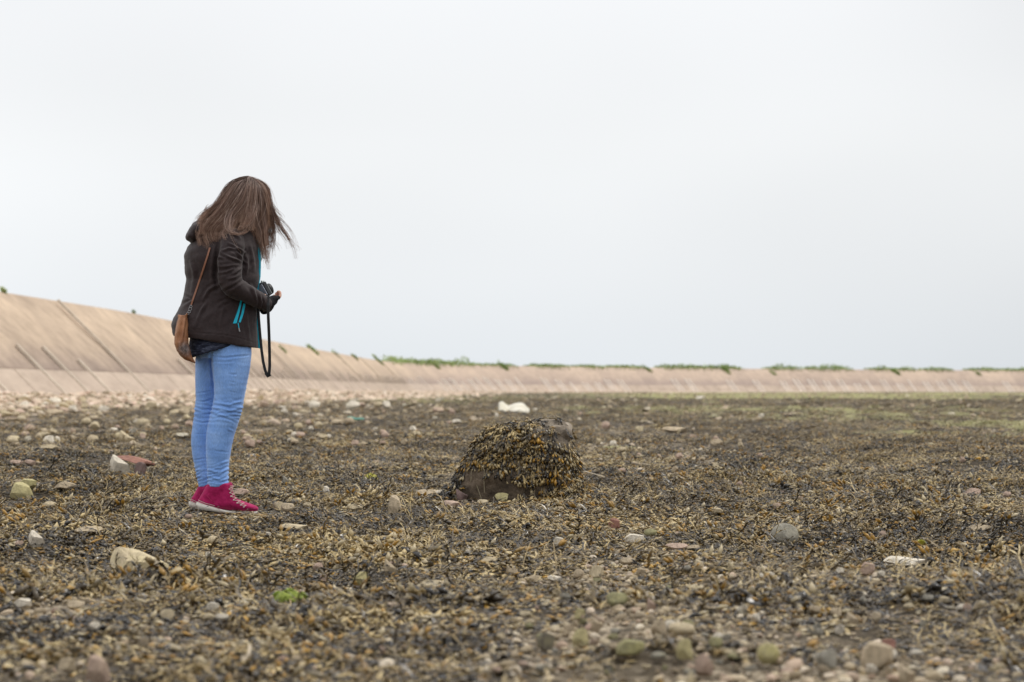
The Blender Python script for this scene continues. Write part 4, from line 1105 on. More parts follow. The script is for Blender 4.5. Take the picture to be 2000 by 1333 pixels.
    for pl, wd, am in [([(446, 475), (460, 482), (479, 494)], 2.4, .008), ([(432, 493), (447, 485), (464, 487), (478, 494)], 2.4, .008), ([(434, 496), (450, 504), (464, 508), (475, 512)], 2.6, .009),
                       ([(460, 489), (471, 502), (481, 516)], 2.2, .008), ([(455, 537), (466, 528), (475, 523)], 2.8, .008), ([(446, 545), (460, 542), (472, 532)], 2.8, .008), ([(424, 510), (431, 504), (440, 506)], 2.2, .006),
                       ([(430, 522), (448, 520), (466, 516)], 2.6, .006), ([(428, 534), (444, 531), (456, 524)], 2.4, .006), ([(452, 453), (462, 458), (470, 468)], 3, .006), ([(481, 500), (483, 518), (480, 534)], 3, .006),
                       ([(440, 567), (456, 560), (472, 549)], 2.6, -.006), ([(488, 556), (496, 568), (500, 582)], 3, .006), ([(503, 572), (507, 590), (503, 604)], 2.4, -.005), ([(512, 577), (515, 592), (511, 606)], 2.0, -.004),
                       ([(397, 585), (408, 566), (431, 554)], 3.2, .007), ([(380, 640), (392, 608), (404, 590)], 3.2, .006), ([(362, 578), (374, 584), (352, 598)], 3, -.006), ([(430, 470), (424, 500), (420, 540), (424, 566)], 4, -.014),
                       ([(372, 505), (380, 530), (376, 575)], 4, .005), ([(424, 600), (440, 590), (452, 586)], 3, .004), ([(480, 610), (484, 640), (488, 668)], 3, .004),
                       ([(488, 475), (494, 500), (496, 530)], 3, .004), ([(437, 600), (430, 630), (434, 655)], 3.5, .004)]:
        D += crease(v, n_, pl, wd, am)
    # stitched hem band
    D += crease(v, n_, [(372, 650), (400, 651), (440, 655), (470, 661), (505, 672)], 1.2, -.0035)
    v = v + n_ * D[:, None]
    mj, nt, b = new_mat('softshell', .72, .35); tcx = objco(nt)
    c = ramp(nt, noise(nt, 90, 4, .7, tcx), [(.3, (.015, .0080, .0085)), (.7, (.032, .0180, .0185))]); link(nt, c, b.inputs['Base Color'])
    b.inputs['Sheen Weight'].default_value = .13; b.inputs['Sheen Roughness'].default_value = .5; bump(nt, b, noise(nt, 300, 3, .6, tcx), .0008)
    jacket = kid('jacket', mesh('jacket', v, fc, mj))
    jb = BVHTree.FromPolygons([tuple(p) for p in v], [tuple(f) for f in fc])
    eye = Vector((0, 0, EYE))
    def onto(px, py, lift=.002, default=-.2):
        q = W(px, py, -.6); d = (q - eye).normalized(); h, nn, _, _ = jb.ray_cast(eye + d * 8, d)
        if h is None: return W(px, py, default)
        return h - d * lift
    def strip_on(lines, mat, name, lift=.002, thick=.002, par=None):
        """a band of cloth between two outlines lying on the jacket"""
        A, B = lines; V, Fc = [], []
        for i, (a, b2) in enumerate(zip(A, B)):
            pa, pb = onto(*a, lift), onto(*b2, lift); y0 = Vector((0, thick, 0)); V += [pa, pb, pb + y0, pa + y0]
            if i: Fc += [(4*(i-1)+j, 4*(i-1)+(j+1) % 4, 4*i+(j+1) % 4, 4*i+j) for j in range(4)]
        L = len(V); Fc += [(3, 2, 1, 0), (L-4, L-3, L-2, L-1)]
        return kid(name, mesh(name, V, Fc, mat, False), par or jacket)
    jacket.matrix_parent_inverse = inv
    # hood
    hv = union([ell(W(391, 453, 0), (Vector((.75, 0, .66)), AX[1], Vector((-.66, 0, .75))), (.062, .14, .050)), ell(W(381, 463, 0), AX, (.046, .13, .036)), ell(W(386, 445, 0), (Vector((.7, 0, .71)), AX[1], Vector((-.71, 0, .7))), (.05, .11, .026)), ell(W(415, 450, 0), AX, (.07, .12, .03)),
                tube([(W(470, 452, 0), .03, .075), (W(490, 447, 0), .026, .06)], 16), ell(W(495, 446, -.02), AX, (.026, .06, .028))], .005, 3)
    hvv, hn_, hf_ = arrays(hv); X, Z = pxof(hvv)
    hvv = hvv + hn_ * (.008 * (fbm(X / 9, Z / 9, 2) - .5))[:, None]
    kid('hood', mesh('hood', hvv, hf_, mj), jacket)
    hb = BVHTree.FromPolygons([tuple(p) for p in hvv], [tuple(f) for f in hf_])
    teal, nt, b = new_mat('teal_zip_tape', .5, .4); b.inputs['Base Color'].default_value = (.0, .46, .64, 1)
    def lerp_line(P, n):
        P = np.array(P, float); t = np.linspace(0, len(P) - 1, n); return [(np.interp(q, range(len(P)), P[:, 0]), np.interp(q, range(len(P)), P[:, 1])) for q in t]
    strip_on((lerp_line([(469.5, 587), (464, 608), (455, 632)], 9), lerp_line([(472.5, 588), (468, 610), (462, 632)], 9)), teal, 'pocket_trim', .003)
    strip_on((lerp_line([(475.5, 593), (472, 610), (466, 630)], 9), lerp_line([(479.5, 594), (476, 612), (470, 630)], 9)), teal, 'pocket_trim', .003)
    mz, nt, b = new_mat('zip_metal', .4, .5); b.inputs['Base Color'].default_value = (.35, .35, .36, 1); b.inputs['Metallic'].default_value = .8
    strip_on((lerp_line([(464.2, 631), (466, 641)], 3), lerp_line([(465.8, 631), (467.4, 641)], 3)), teal, 'zip_cord', .004)
    strip_on((lerp_line([(465.6, 641), (467, 648)], 3), lerp_line([(467.8, 641), (469.4, 648)], 3)), mz, 'zip_pull', .005)
    # front zip tape along the chest edge
    def front_tape(P, w_):
        V, Fc = [], []
        for i, (px, py, wpx) in enumerate(P):
            q = W(px, py, -.03); h = wpx * PX
            V += [q + Vector((-.004, -.012, 0)), q + Vector((h, -.012, 0)), q + Vector((h, .012, 0)), q + Vector((-.004, .012, 0))]
            if i: Fc += [(4*(i-1)+j, 4*(i-1)+(j+1) % 4, 4*i+(j+1) % 4, 4*i+j) for j in range(4)]
        L = len(V); Fc += [(3, 2, 1, 0), (L-4, L-3, L-2, L-1)]
        kid('front_zip_tape', mesh('front_zip_tape', V, Fc, teal, False), jacket)
    front_tape([(497, 455, 1), (501, 464, 2.2), (504, 474, 2.6), (505.5, 486, 3), (506.5, 500, 3), (506.8, 520, 2.6), (506.2, 540, 2.4), (504, 560, 2), (503, 575, 1)], 1)
    front_tape([(502.5, 604, 1.2), (502.8, 620, 1.8), (503.2, 640, 2), (504.5, 658, 2.2), (506, 672, 2.4), (507, 681, 2)], 1)
    # cuffs and half gloves
    gl, nt, b = new_mat('black_knit', .85, .2); b.inputs['Base Color'].default_value = (.016, .015, .017, 1)
    for (wr, pal, sd_) in ((NA[-1][0], pn, -1), (FA[-1][0], pf, 1)):
        parts = [tube(dense([(wr - ca * .012, .030, .033), (wr * .5 + pal * .5 - ch * .004, .031, .040), (pal - ca * .006 - ch * .004, .028, .046), (pal + ca * .026 - ch * .002, .023, .046)], 3), 18)]
        for q in range(4):
            b0 = pal + cw * (-.030 + .020 * q) + ca * .018
            parts.append(tube([(b0 - ca * .01, .0125, .0125), (b0 + ca * .024 - ch * .004, .0115, .0115)], 10))
        t0 = pal - ca * .012 + cw * sd_ * .022
        parts.append(tube([(t0, .014, .014), (t0 + cw * sd_ * .010 + ch * .014 - ca * .004, .0125, .0125), (t0 + cw * sd_ * .006 + ch * .030 - ca * .008, .012, .012)], 10))
        gm = union(parts, .003, 2); gm.materials.clear(); gm.materials.append(gl); gm.polygons.foreach_set('use_smooth', [True] * len(gm.polygons))
        kid('glove', gm)
    # ------------- shoes
    ms, nt, b = new_mat('magenta_suede', .8, .2); tcx = objco(nt)
    link(nt, ramp(nt, noise(nt, 22, 5, .65, tcx), [(.3, (.22, .004, .050)), (.5, (.33, .008, .080)), (.7, (.44, .02, .12))]), b.inputs['Base Color']); b.inputs['Sheen Weight'].default_value = .35
    b.inputs['Sheen Tint'].default_value = (1, .3, .5, 1); bump(nt, b, noise(nt, 200, 3, .6, tcx), .001)
    msole, nt, b = new_mat('pale_sole', .6, .3); link(nt, ramp(nt, noise(nt, 30, 4, .6, objco(nt)), [(.3, (.50, .46, .40)), (.7, (.72, .68, .62))]), b.inputs['Base Color'])
    mlace, nt, b = new_mat('lace', .7, .2); b.inputs['Base Color'].default_value = (.62, .42, .40, 1)
    meye, nt, b = new_mat('eyelet_metal', .35, .5); b.inputs['Base Color'].default_value = (.6, .55, .53, 1); b.inputs['Metallic'].default_value = .6
    mst, nt, b = new_mat('stitching', .8, .2); b.inputs['Base Color'].default_value = (.45, .05, .12, 1)
    def shoe(ox, oy, dep):
        def P(px, py, d=0.0): return W(px + ox, py + oy, dep + d)
        up = [rings([(945, 405 + ox, 449 + ox, .047, dep, -.05), (955, 399 + ox, 452 + ox, .047, dep, -.04), (968, 392 + ox, 458 + ox, .043, dep, 0), (980, 387 + ox, 468 + ox, .042, dep, .06), (990, 390 + ox, 470 + ox, .042, dep, .1)], 30),
              tube(dense([(P(398, 981), .026, .036), (P(425, 982), .034, .042), (P(450, 984), .032, .044), (P(470, 988), .026, .046), (P(487, 991.5), .020, .044), (P(499, 994), .0145, .032), (P(504, 995.5), .008, .018)], 3), 24),
              ell(P(450, 949), AX, (.012, .026, .018))]
        me = union(up, .0038, 3); v, n_, fc = arrays(me); X, Z = pxof(v); X = X - ox; Z = Z - oy
        D = .003 * (fbm(X / 8, Z / 8, 2) - .5)
        for pl, wd, am in [([(418, 975), (425, 984), (440, 996)], 1, -.0018), ([(452, 972), (448, 985), (456, 996)], 1.2, -.002), ([(392, 975), (410, 962), (440, 970)], .9, -.0012), ([(398, 950), (402, 965), (414, 980)], .9, -.001),
                           ([(446, 950), (449, 966), (460, 978)], 1.3, -.002)]:
            D = D + crease(v, n_, pl, wd, am)
        v = v + n_ * D[:, None]
        # flatten the underside so that the foot sits on its sole
        so_ = kid('shoe', mesh('shoe', v, fc, ms)); so_.matrix_parent_inverse = inv
        bb = BVHTree.FromPolygons([tuple(p) for p in v], [tuple(f) for f in fc])
        # sole: white wedge, thick at the heel
        outl = [(383.5, 981, 992, .026), (388, 982, 994, .036), (400, 986.5, 997, .040), (420, 992, 1000, .040), (440, 997, 1003, .041), (460, 1000, 1005, .044), (480, 1001, 1005, .044), (494, 1000, 1004.5, .036), (503, 999, 1003, .016)]
        V, Fc = [], []
        for i, (px, t_, bt, hw) in enumerate(outl):
            V += [P(px, t_, -hw), P(px, bt, -hw), P(px, bt, hw), P(px, t_, hw)]
            if i: Fc += [(4*(i-1)+j, 4*(i-1)+(j+1) % 4, 4*i+(j+1) % 4, 4*i+j) for j in range(4)]
        L = len(V); Fc += [(3, 2, 1, 0), (L-4, L-3, L-2, L-1)]
        kid('sole', mesh('sole', V, Fc, msole), so_)
        # two raised welt lines at the heel
        def on(px, py, lift=.001):
            q = P(px, py, -.3); d = (q - eye).normalized(); h = bb.ray_cast(eye + d * 8, d)[0]
            return (h if h is not None else P(px, py, -.045)) - d * lift
        def cord(pts, r_, mat, name):
            Q = [on(*p_, .001) for p_ in pts]
            me = mesh(name, *tube([(q, r_, r_) for q in Q], 5), mat); return kid(name, me, so_)
        cord([(387, 977), (400, 983), (415, 987), (428, 990)], .0011, msole, 'welt'); cord([(386, 980), (400, 986), (415, 990), (426, 993)], .0011, msole, 'welt')
        cord([(400, 958), (404, 968), (412, 977), (420, 982)], .0008, mst, 'seam'); cord([(419, 983), (421, 990), (430, 997)], .0008, mst, 'seam')
        ey = [(448, 956), (449, 963), (451, 970), (456, 977), (463, 983), (470, 987), (476, 991)]
        for i, (a, b2) in enumerate(ey):
            q = on(a, b2, .002); me = mesh('eyelet', *ell(q, AX, (.0036, .003, .0036), 2), meye); kid('eyelet', me, so_)
            c2 = (a + 6.5, b2 - 3.0 - i * .1)
            V1 = [q, q + Vector((.010, .006, .008)), q + Vector((.015, .02, .009))]
            me = mesh('lace', *tube([(p_, .0022, .0022) for p_ in V1], 6), mlace); kid('lace', me, so_)
            if i < 6:
                q2 = on(*ey[i + 1], .004); V1 = [q + Vector((.0, -.001, 0)), (q + q2) / 2 + Vector((.010, .006, .004)), q2 + Vector((.016, .016, .008))]
                kid('lace', mesh('lace', *tube([(p_, .0019, .0019) for p_ in V1], 6), mlace), so_)
        # bow loops at the ankle
        q = on(449, 952, .004)
        for sgn, lx in ((1, .022), (-1, .016)):
            lp = [q + Vector((lx * math.sin(t), -.004, .012 * sgn * math.sin(t / 2) - .006 * t / 3)) for t in (0, .6, 1.2, 1.8, 2.4, 3.1)]
            kid('lace', mesh('lace', *tube([(p_, .0017, .0017) for p_ in lp], 6), mlace), so_)
    shoe(0, 0, -.088); shoe(-15, -2, .095)
    # ------------- eyes
    mw_, nt, b = new_mat('eye_white', .2, .5); b.inputs['Base Color'].default_value = (.7, .68, .66, 1)
    for sgn in (-1, 1):
        kid('eye', mesh('eye', *ell(hc + hf * .074 - hu * .001 + hs * .030 * sgn, AX, (.0125,) * 3, 2), mw_))
    # ------------- hair
    mh, nt, b = new_mat('brown_hair', .48, .45)
    f1 = attr(nt, 'fr').outputs['Fac']; t1 = attr(nt, 'tip').outputs['Fac']
    c0 = ramp(nt, f1, [(0, (.030, .016, .012)), (.4, (.13, .078, .062)), (.75, (.29, .20, .165)), (1, (.50, .40, .35))])
    c1 = ramp(nt, f1, [(0, (.08, .036, .020)), (.4, (.26, .135, .084)), (.8, (.44, .27, .185)), (1, (.60, .43, .33))])
    link(nt, mix(nt, t1, c0, c1), b.inputs['Base Color'])
    core = [ell(hc - hf * .008 + hu * .006, hax, (.088, .076, .107)),
            tube(dense([(W(464, 388, 0), .055, .066), (W(444, 410, 0), .05, .075), (W(424, 432, 0), .044, .095), (W(414, 448, -.01), .036, .115), (W(410, 464, -.02), .02, .11)]), 22),
            tube(dense([(W(478, 395, -.02), .045, .05), (W(466, 420, -.03), .045, .055), (W(460, 438, -.04), .04, .07)]), 18),
            tube(dense([(W(503, 385, 0), .040, .062), (W(512, 420, 0), .032, .055), (W(515, 450, -.01), .026, .045), (W(519, 480, -.01), .014, .03)]), 16)]
    cm = union(core, .006, 3); v, n_, fc = arrays(cm); X, Z = pxof(v)
    stv = fbm((X + Z * .75) / 4.2 + v[:, 1] * 30, (Z - X) / 60, 2)
    v = v + n_ * (.007 * (stv - .5))[:, None]
    HV = [v]; HF = list(fc); FRh = list(np.clip(.1 + .6 * stv, 0, 1)); TPh = list(np.clip((Z - 400) / 70, 0, 1) * .6); nb = len(v)
    rs = np.random.RandomState(21)
    def spline(P, n):
        P = np.asarray(P, float); m_ = len(P) - 1; o = []
        for t in np.linspace(0, m_, n):
            i = min(int(t), m_ - 1); u = t - i
            p0, p1, p2, p3 = P[max(i-1, 0)], P[i], P[i+1], P[min(i+2, m_)]
            o.append(.5 * ((2*p1) + (p2-p0)*u + (2*p0-5*p1+4*p2-p3)*u*u + (-p0+3*p1-3*p2+p3)*u**3))
        return np.array(o)
    SV, SF = [], []; state = [nb]
    def strand(P, r0, fr_, n=11, tipv=1.0):
        Q = spline(P, n); t = np.gradient(Q, axis=0); t /= np.linalg.norm(t, axis=1)[:, None] + 1e-9
        a = np.cross(t, [0.3, 1, .2]); a /= np.linalg.norm(a, axis=1)[:, None] + 1e-9; b2 = np.cross(t, a)
        rad = r0 * np.linspace(1, .28, n)
        R3 = np.stack([Q + (a * math.cos(q) + b2 * math.sin(q)) * rad[:, None] for q in (0, 2.09, 4.19)], 1)
        k = state[0]; SV.append(R3.reshape(-1, 3))
        for i in range(n - 1):
            for j in range(3): SF.append((k + 3*i + j, k + 3*i + (j+1) % 3, k + 3*i + 3 + (j+1) % 3, k + 3*i + 3 + j))
        state[0] += 3 * n
        FRh.extend([fr_] * (3 * n)); TPh.extend(np.repeat(np.linspace(0, 1, n) ** 1.3 * tipv, 3))
    def bundle(G, cnt, s0, s1, wav=.6, r0=.0011, shade=(0, 1), dsp=None):
        cnt = int(cnt * 1.5)
        """G: px,py,depth points; spread grows from s0 to s1 (px)"""
        G = np.array(G, float); m_ = len(G); bp = rs.rand() * 6
        G[:, 0] += 2.4 * np.sin(np.arange(m_) * 1.25 + bp) * (np.arange(m_) / m_) ** 1.5
        for _ in range(cnt):
            o = rs.randn(2) * .5 * (1 + (rs.rand() < .10) * .9); wav_ = wav; sp2 = np.linspace(s0, s1, m_); ph = rs.rand() * 6
            L = []
            end = 1 - .58 * rs.rand() ** 1.1
            for i in range(m_):
                px = G[i, 0] + o[0] * sp2[i] + wav * math.sin(ph + i * 1.3) + rs.randn() * wav * .5
                py = G[i, 1] + rs.randn() * wav * .6 + o[1] * sp2[i] * .45
                L.append(np.array(W(px, py, G[i, 2] + o[1] * sp2[i] * PX * (dsp or 1) + rs.randn() * .002)))
            for q_ in range(m_):
                pxx, pyy = 1000 + L[q_][0] / L[q_][1] * F, HOR - (L[q_][2] - EYE) / L[q_][1] * F
                if pyy > 425 and pxx < 500 and G[q_, 2] < 0:
                    dd = (Vector(L[q_]) - eye).normalized(); ys_ = [h_[0] for h_ in (jb.ray_cast(eye + dd * 8, dd), hb.ray_cast(eye + dd * 8, dd)) if h_[0] is not None]
                    if ys_:
                        hh_ = min(ys_, key=lambda a_: a_.y)
                        if hh_.y - .004 < L[q_][1]: L[q_] = np.array(hh_ - dd * (.006 + .03 * rs.rand()))
            L = np.array(L); Q = spline(L, 16)[:int(16 * end)]
            strand(Q[::2] if len(Q) > 6 else Q, r0 * rs.uniform(.45, .95), shade[0] + (shade[1] - shade[0]) * rs.rand())
    # side of the head, swept back and down over the shoulder
    for k_ in range(26):
        u = k_ / 25
        x0 = 470 + 34 * u; bundle([(x0, 351 + 14 * abs(u - .4), -.03), (455 + 38 * u, 366 + 8 * u, -.062), (440 + 44 * u, 390 + 6 * u, -.090), (424 + 42 * u, 414 + 7 * u, -.105), (404 + 46 * u, 436 + 5 * u, -.125 - .02 * u), (393 + 44 * u, 460 - 8 * u, -.135 - .03 * u), (406 + 34 * u + rs.randn() * 4, 494 - 30 * u + rs.randn() * 8, -.14 - .03 * u)], 60, 4, 7 + 4 * rs.rand(), 1.0, shade=(0, 1))
    for k_ in range(16):       # back outline
        u = k_ / 15
        bundle([(478 - 8 * u, 350 + 2 * u, .0), (452 - 4 * u, 362 + 6 * u, -.03 + .05 * u), (436, 384, -.04 + .06 * u), (422, 404, -.04 + .07 * u), (402, 417, -.05 + .1 * u), (390, 436, -.05 + .12 * u), (387, 464, -.06 + .12 * u), (396, 490, -.06 + .12 * u)], 40, 4, 7, 1.0)
    for k_ in range(14):      # crown, laid close over the skull
        u = k_ / 13
        bundle([(482 + 8 * u, 347 + 1.5 * u, -.005 - .02 * u), (496 + 14 * u, 353 + 3 * u, -.03 + .03 * u), (512 + 10 * u, 370, -.045 + .06 * u), (520 + 6 * u, 392, -.05 + .08 * u), (524 + 5 * u, 420, -.05 + .08 * u), (524 + 6 * u, 455, -.04 + .06 * u)], 46, 3, 6, .9, shade=(.1, .9))
        bundle([(484 - 8 * u, 346.5 + 1.2 * u, .0), (462 + 4 * u, 353, -.025 + .04 * u), (447 + 2 * u, 366, -.035 + .05 * u), (434 + 4 * u, 388, -.045 + .05 * u), (420 + 4 * u, 404, -.06 + .05 * u), (402 + 6 * u, 420, -.09 + .08 * u), (392 + 4 * u, 440, -.12 + .08 * u), (390 + 4 * u, 470, -.13 + .06 * u)], 46, 4, 7, .9)
        bundle([(486 + 6 * u, 350, -.02), (484 + 14 * u, 362, -.058), (478 + 20 * u, 384, -.085), (468 + 28 * u, 412, -.10), (456 + 38 * u, 436, -.13), (446 + 44 * u, 456, -.16)], 40, 4, 8, .9, shade=(.1, 1))
    for k_ in range(6):       # far side
        u = k_ / 5
        bundle([(480 + 20 * u, 352, .03), (470 + 36 * u, 375, .075), (455 + 40 * u, 410, .09), (430 + 50 * u, 440, .11), (415 + 60 * u, 470, .12)], 45, 5, 10, 1)
    # curtain before the face
    for k_ in range(15):
        u = k_ / 14
        bundle([(492 + 12 * u, 353 + 5 * u, -.045 + .09 * u), (504 + 14 * u, 372, -.07 + .13 * u), (508 + 18 * u, 400, -.075 + .14 * u), (505 + 28 * u, 430, -.07 + .12 * u), (503 + 30 * u, 460, -.06 + .1 * u), (508 + 20 * u, 490, -.05 + .08 * u), (516 + 6 * u, 512, -.04 + .06 * u)], 42, 4, 6, 1.1, shade=(0, .8))
    bundle([(505, 400, -.05), (514, 440, -.05), (518, 480, -.05), (521, 506, -.05), (524, 532, -.05)], 60, 6, 3.2, .9, shade=(.2, .9))
    bundle([(500, 420, -.07), (506, 460, -.07), (513, 490, -.06), (520, 512, -.06), (519, 526, -.06)], 40, 6, 4, 1.0, shade=(.2, .9))
    # wind-blown wisps
    for G, c_, s1 in (([(522, 385, 0), (531, 405, 0), (541, 428, 0), (552, 448, 0), (568, 470, -.01), (600, 496, -.02)], 26, 4), ([(522, 390, 0), (532, 415, 0), (545, 440, 0), (560, 462, 0), (572, 484, 0), (580, 514, 0)], 40, 4),
                      ([(524, 392, .02), (536, 418, .02), (550, 432, .02), (562, 446, .02), (574, 470, .01), (583, 500, 0)], 8, 6), ([(528, 400, -.02), (535, 430, -.02), (545, 450, -.02), (558, 470, -.02), (564, 492, -.02)], 10, 6),
                      ([(522, 380, 0), (530, 398, 0), (540, 412, 0), (551, 425, 0), (545, 432, 0)], 8, 5), ([(526, 450, 0), (533, 470, 0), (542, 482, 0), (546, 494, 0)], 7, 5), ([(520, 455, 0), (532, 456, 0), (548, 452, 0), (556, 450, 0)], 4, 2),
                      ([(512, 480, 0), (512, 500, 0), (508, 520, 0), (506, 535, 0)], 5, 5), ([(524, 395, 0), (532, 425, 0), (535, 455, 0), (532, 485, 0), (528, 505, 0)], 26, 7), ([(400, 412, -.02), (404, 402, -.01), (412, 400, 0)], 4, 3)):
        bundle(G, int(c_ * 1.4), 2.8, s1 * 1.15, .9, .00125, (.1, .8))
    bundle([(498, 410, -.06), (499, 430, -.05), (501, 450, -.03), (504, 470, -.03), (508, 490, -.03)], 90, 6, 6, 1.0, shade=(0, .7))
    bundle([(497, 410, 0), (497, 430, .03), (500, 450, .03), (504, 472, .03), (508, 490, .0)], 70, 6, 6, 1.0, shade=(0, .6))
    # curl on the shoulder
    bundle([(468, 392, -.05), (450, 418, -.13), (446, 445, -.19), (455, 456, -.21), (470, 458, -.21), (483, 450, -.19), (486, 438, -.16)], 30, 9, 4, 1.2, .0009, (.3, .9))
    bundle([(455, 430, -.16), (449, 448, -.20), (452, 462, -.22), (462, 480, -.245), (478, 500, -.25)], 5, 3, 3, .6, .0008, (.5, 1))
    bundle([(500, 385, -.04), (496, 415, -.115), (482, 440, -.16), (466, 450, -.20), (442, 453, -.21)], 40, 10, 10, 1.4, .0009, (.2, .9))
    bundle([(490, 365, -.04), (492, 408, -.10), (493, 435, -.12), (500, 455, -.11), (508, 476, -.09)], 70, 8, 8, 1.0, .0010, (.2, 1))
    hv_ = np.concatenate([v] + SV); me = mesh('hair', hv_, HF + SF, mh); set_attr(me, 'fr', FRh); set_attr(me, 'tip', TPh)
    kid('hair', me)

    # ------------- the camera in her hands
    mb, nt, b = new_mat('camera_black', .45, .4); b.inputs['Base Color'].default_value = (.016, .017, .019, 1)
    msv, nt, b = new_mat('camera_silver', .3, .5); b.inputs['Base Color'].default_value = (.45, .48, .46, 1); b.inputs['Metallic'].default_value = .6
    mscr, nt, b = new_mat('screen_glass', .12, .6); b.inputs['Base Color'].default_value = (.50, .54, .63, 1); b.inputs['Roughness'].default_value = .35  # pale blue-grey base: sky reflection painted into the screen colour
    root = bpy.data.objects.new('photo_camera', None); C.objects.link(root); root.location = cc
    root['label'] = 'small black camera with grey screen held in the girl\'s hands'; root['category'] = 'camera'
    M = Matrix((ca, cw, ch)).transposed().to_4x4(); M.translation = cc; Mi = Matrix.Translation(cc).inverted()
    def cpart(name, v, f, mat, smooth=True, par=root, world=False):
        me = mesh(name, v, f, mat, smooth); 
        if not world: me.transform(M)
        o = bpy.data.objects.new(name, me); C.objects.link(o); o.parent = par; o.matrix_parent_inverse = Mi if par is root else Matrix(); return o
    def rbox(x0, x1, y0, y1, z0, z1, bv=.004):
        import bmesh as bm_
        b_ = bm_.new(); bm_.ops.create_cube(b_, size=1)
        for q in b_.verts: q.co = Vector(((x0 + x1) / 2 + q.co.x * (x1 - x0), (y0 + y1) / 2 + q.co.y * (y1 - y0), (z0 + z1) / 2 + q.co.z * (z1 - z0)))
        bm_.ops.bevel(b_, geom=b_.edges[:], offset=bv, segments=2, affect='EDGES')
        V = [q.co.copy() for q in b_.verts]; Fq = [tuple(x.index for x in f.verts) for f in b_.faces]; b_.free(); return V, Fq
    def cyl(x0, x1, y, z, r0, r1, n=28):
        V = [(x0, y + r0 * math.cos(6.2832*j/n), z + r0 * math.sin(6.2832*j/n)) for j in range(n)] + [(x1, y + r1 * math.cos(6.2832*j/n), z + r1 * math.sin(6.2832*j/n)) for j in range(n)]
        return V, [(j, (j+1) % n, n+(j+1) % n, n+j) for j in range(n)] + [tuple(range(n-1, -1, -1)), tuple(range(n, 2*n))]
    cpart('camera_body', *rbox(-.011, .011, -.057, .057, -.036, .036), mb, False)
    cpart('top_plate', *rbox(-.009, .009, -.055, .055, .0355, .041, .002), msv, False)
    cpart('front_panel', *rbox(.0105, .0135, -.054, .054, -.032, .034, .0012), msv, False)
    cpart('grip', *rbox(.012, .022, .040, .058, -.034, .030, .004), mb, False)
    cpart('screen', *rbox(-.0140, -.0105, -.053, .040, -.032, .032, .001), mscr, False)
    cpart('lens_mount', *cyl(.013, .026, .004, 0, .031, .030), msv)
    ln = cpart('lens', *cyl(.026, .050, .004, 0, .0285, .0275), mb)
    cpart('lens_glass', *cyl(.0495, .0510, .004, 0, .019, .017), mscr)
    cpart('shutter_button', *cyl(0, .006, 0, 0, .006, .006, 14), msv).data.transform(Matrix.Translation(M @ Vector((0, -.038, .042)) - M @ Vector((0, 0, 0))))
    # neck strap hanging as a loop
    def ribbon(P, w_, th, wd=Vector((1, 0, 0))):
        V, Fc = [], []
        for i, p_ in enumerate(P):
            t = (P[min(i+1, len(P)-1)] - P[max(i-1, 0)]).normalized(); s_ = Vector((0, 1, 0)).cross(t).normalized()
            s2 = (s_ * .95 + Vector((0, .3, 0))).normalized(); nn = t.cross(s2).normalized()
            V += [p_ - s2*w_/2 - nn*th/2, p_ + s2*w_/2 - nn*th/2, p_ + s2*w_/2 + nn*th/2, p_ - s2*w_/2 + nn*th/2]
            if i: Fc += [(4*(i-1)+j, 4*(i-1)+(j+1) % 4, 4*i+(j+1) % 4, 4*i+j) for j in range(4)]
        L = len(V); Fc += [(3, 2, 1, 0), (L-4, L-3, L-2, L-1)]; return V, Fc
    sp1 = [W(*q) for q in ((506, 575, -.02), (504, 600, -.06), (505.5, 625, -.07), (508, 655, -.075), (511, 685, -.08), (514, 707, -.08), (518, 724, -.08), (522, 733, -.08))]
    sp2 = [W(*q) for q in ((523.5, 580, -.13), (523.5, 597, -.145), (524, 620, -.14), (525.5, 655, -.12), (526.5, 690, -.10), (526.8, 715, -.09), (525.5, 733, -.085))]
    cpart('strap', *ribbon(sp1, .014, .0025), mb, False, root, True); cpart('strap', *ribbon(sp2, .0145, .0025), mb, False, root, True)
    q1 = W(522, 733, -.085); cpart('strap_joint', *ribbon([W(518.5, 729, -.083), W(523, 735.5, -.086), W(528.5, 732, -.087)], .013, .003), mb, False, root, True)
    # ------------- shoulder bag
    root = bpy.data.objects.new('shoulder_bag', None); C.objects.link(root); org2 = W(360, 690, -.16); root.location = org2
    root['label'] = 'tan leather shoulder bag with a grey mottled patch hanging at the girl\'s hip'; root['category'] = 'bag'
    Mb = Matrix.Translation(org2).inverted()
    def bpart(name, v, f, mat, smooth=True):
        me = mesh(name, v, f, mat, smooth); o = bpy.data.objects.new(name, me); C.objects.link(o); o.parent = root; o.matrix_parent_inverse = Mb; return o
    ml, nt, b = new_mat('tan_leather', .5, .4); tcx = objco(nt)
    c = ramp(nt, noise(nt, 12, 5, .6, tcx), [(.3, (.19, .075, .035)), (.5, (.30, .13, .06)), (.7, (.42, .20, .10))])
    sg = N(nt, 'ShaderNodeVectorMath', operation='DISTANCE'); link(nt, wpos(nt), sg.inputs[0]); sg.inputs[1].default_value = W(360, 682, -.19)
    pm = N(nt, 'ShaderNodeMapRange'); pm.inputs[1].default_value = .055; pm.inputs[2].default_value = .028; link(nt, math_(nt, 'ADD', sg.outputs['Value'], math_(nt, 'MULTIPLY', noise(nt, 40, 3, .6, tcx), .02)), pm.inputs[0])
    pc = ramp(nt, noise(nt, 70, 5, .7, tcx), [(.35, (.05, .035, .03)), (.5, (.16, .12, .11)), (.65, (.34, .27, .25))])
    link(nt, mix(nt, pm.outputs[0], c, pc), b.inputs['Base Color']); bump(nt, b, noise(nt, 90, 4, .6, tcx), .002)
    bd = -.155
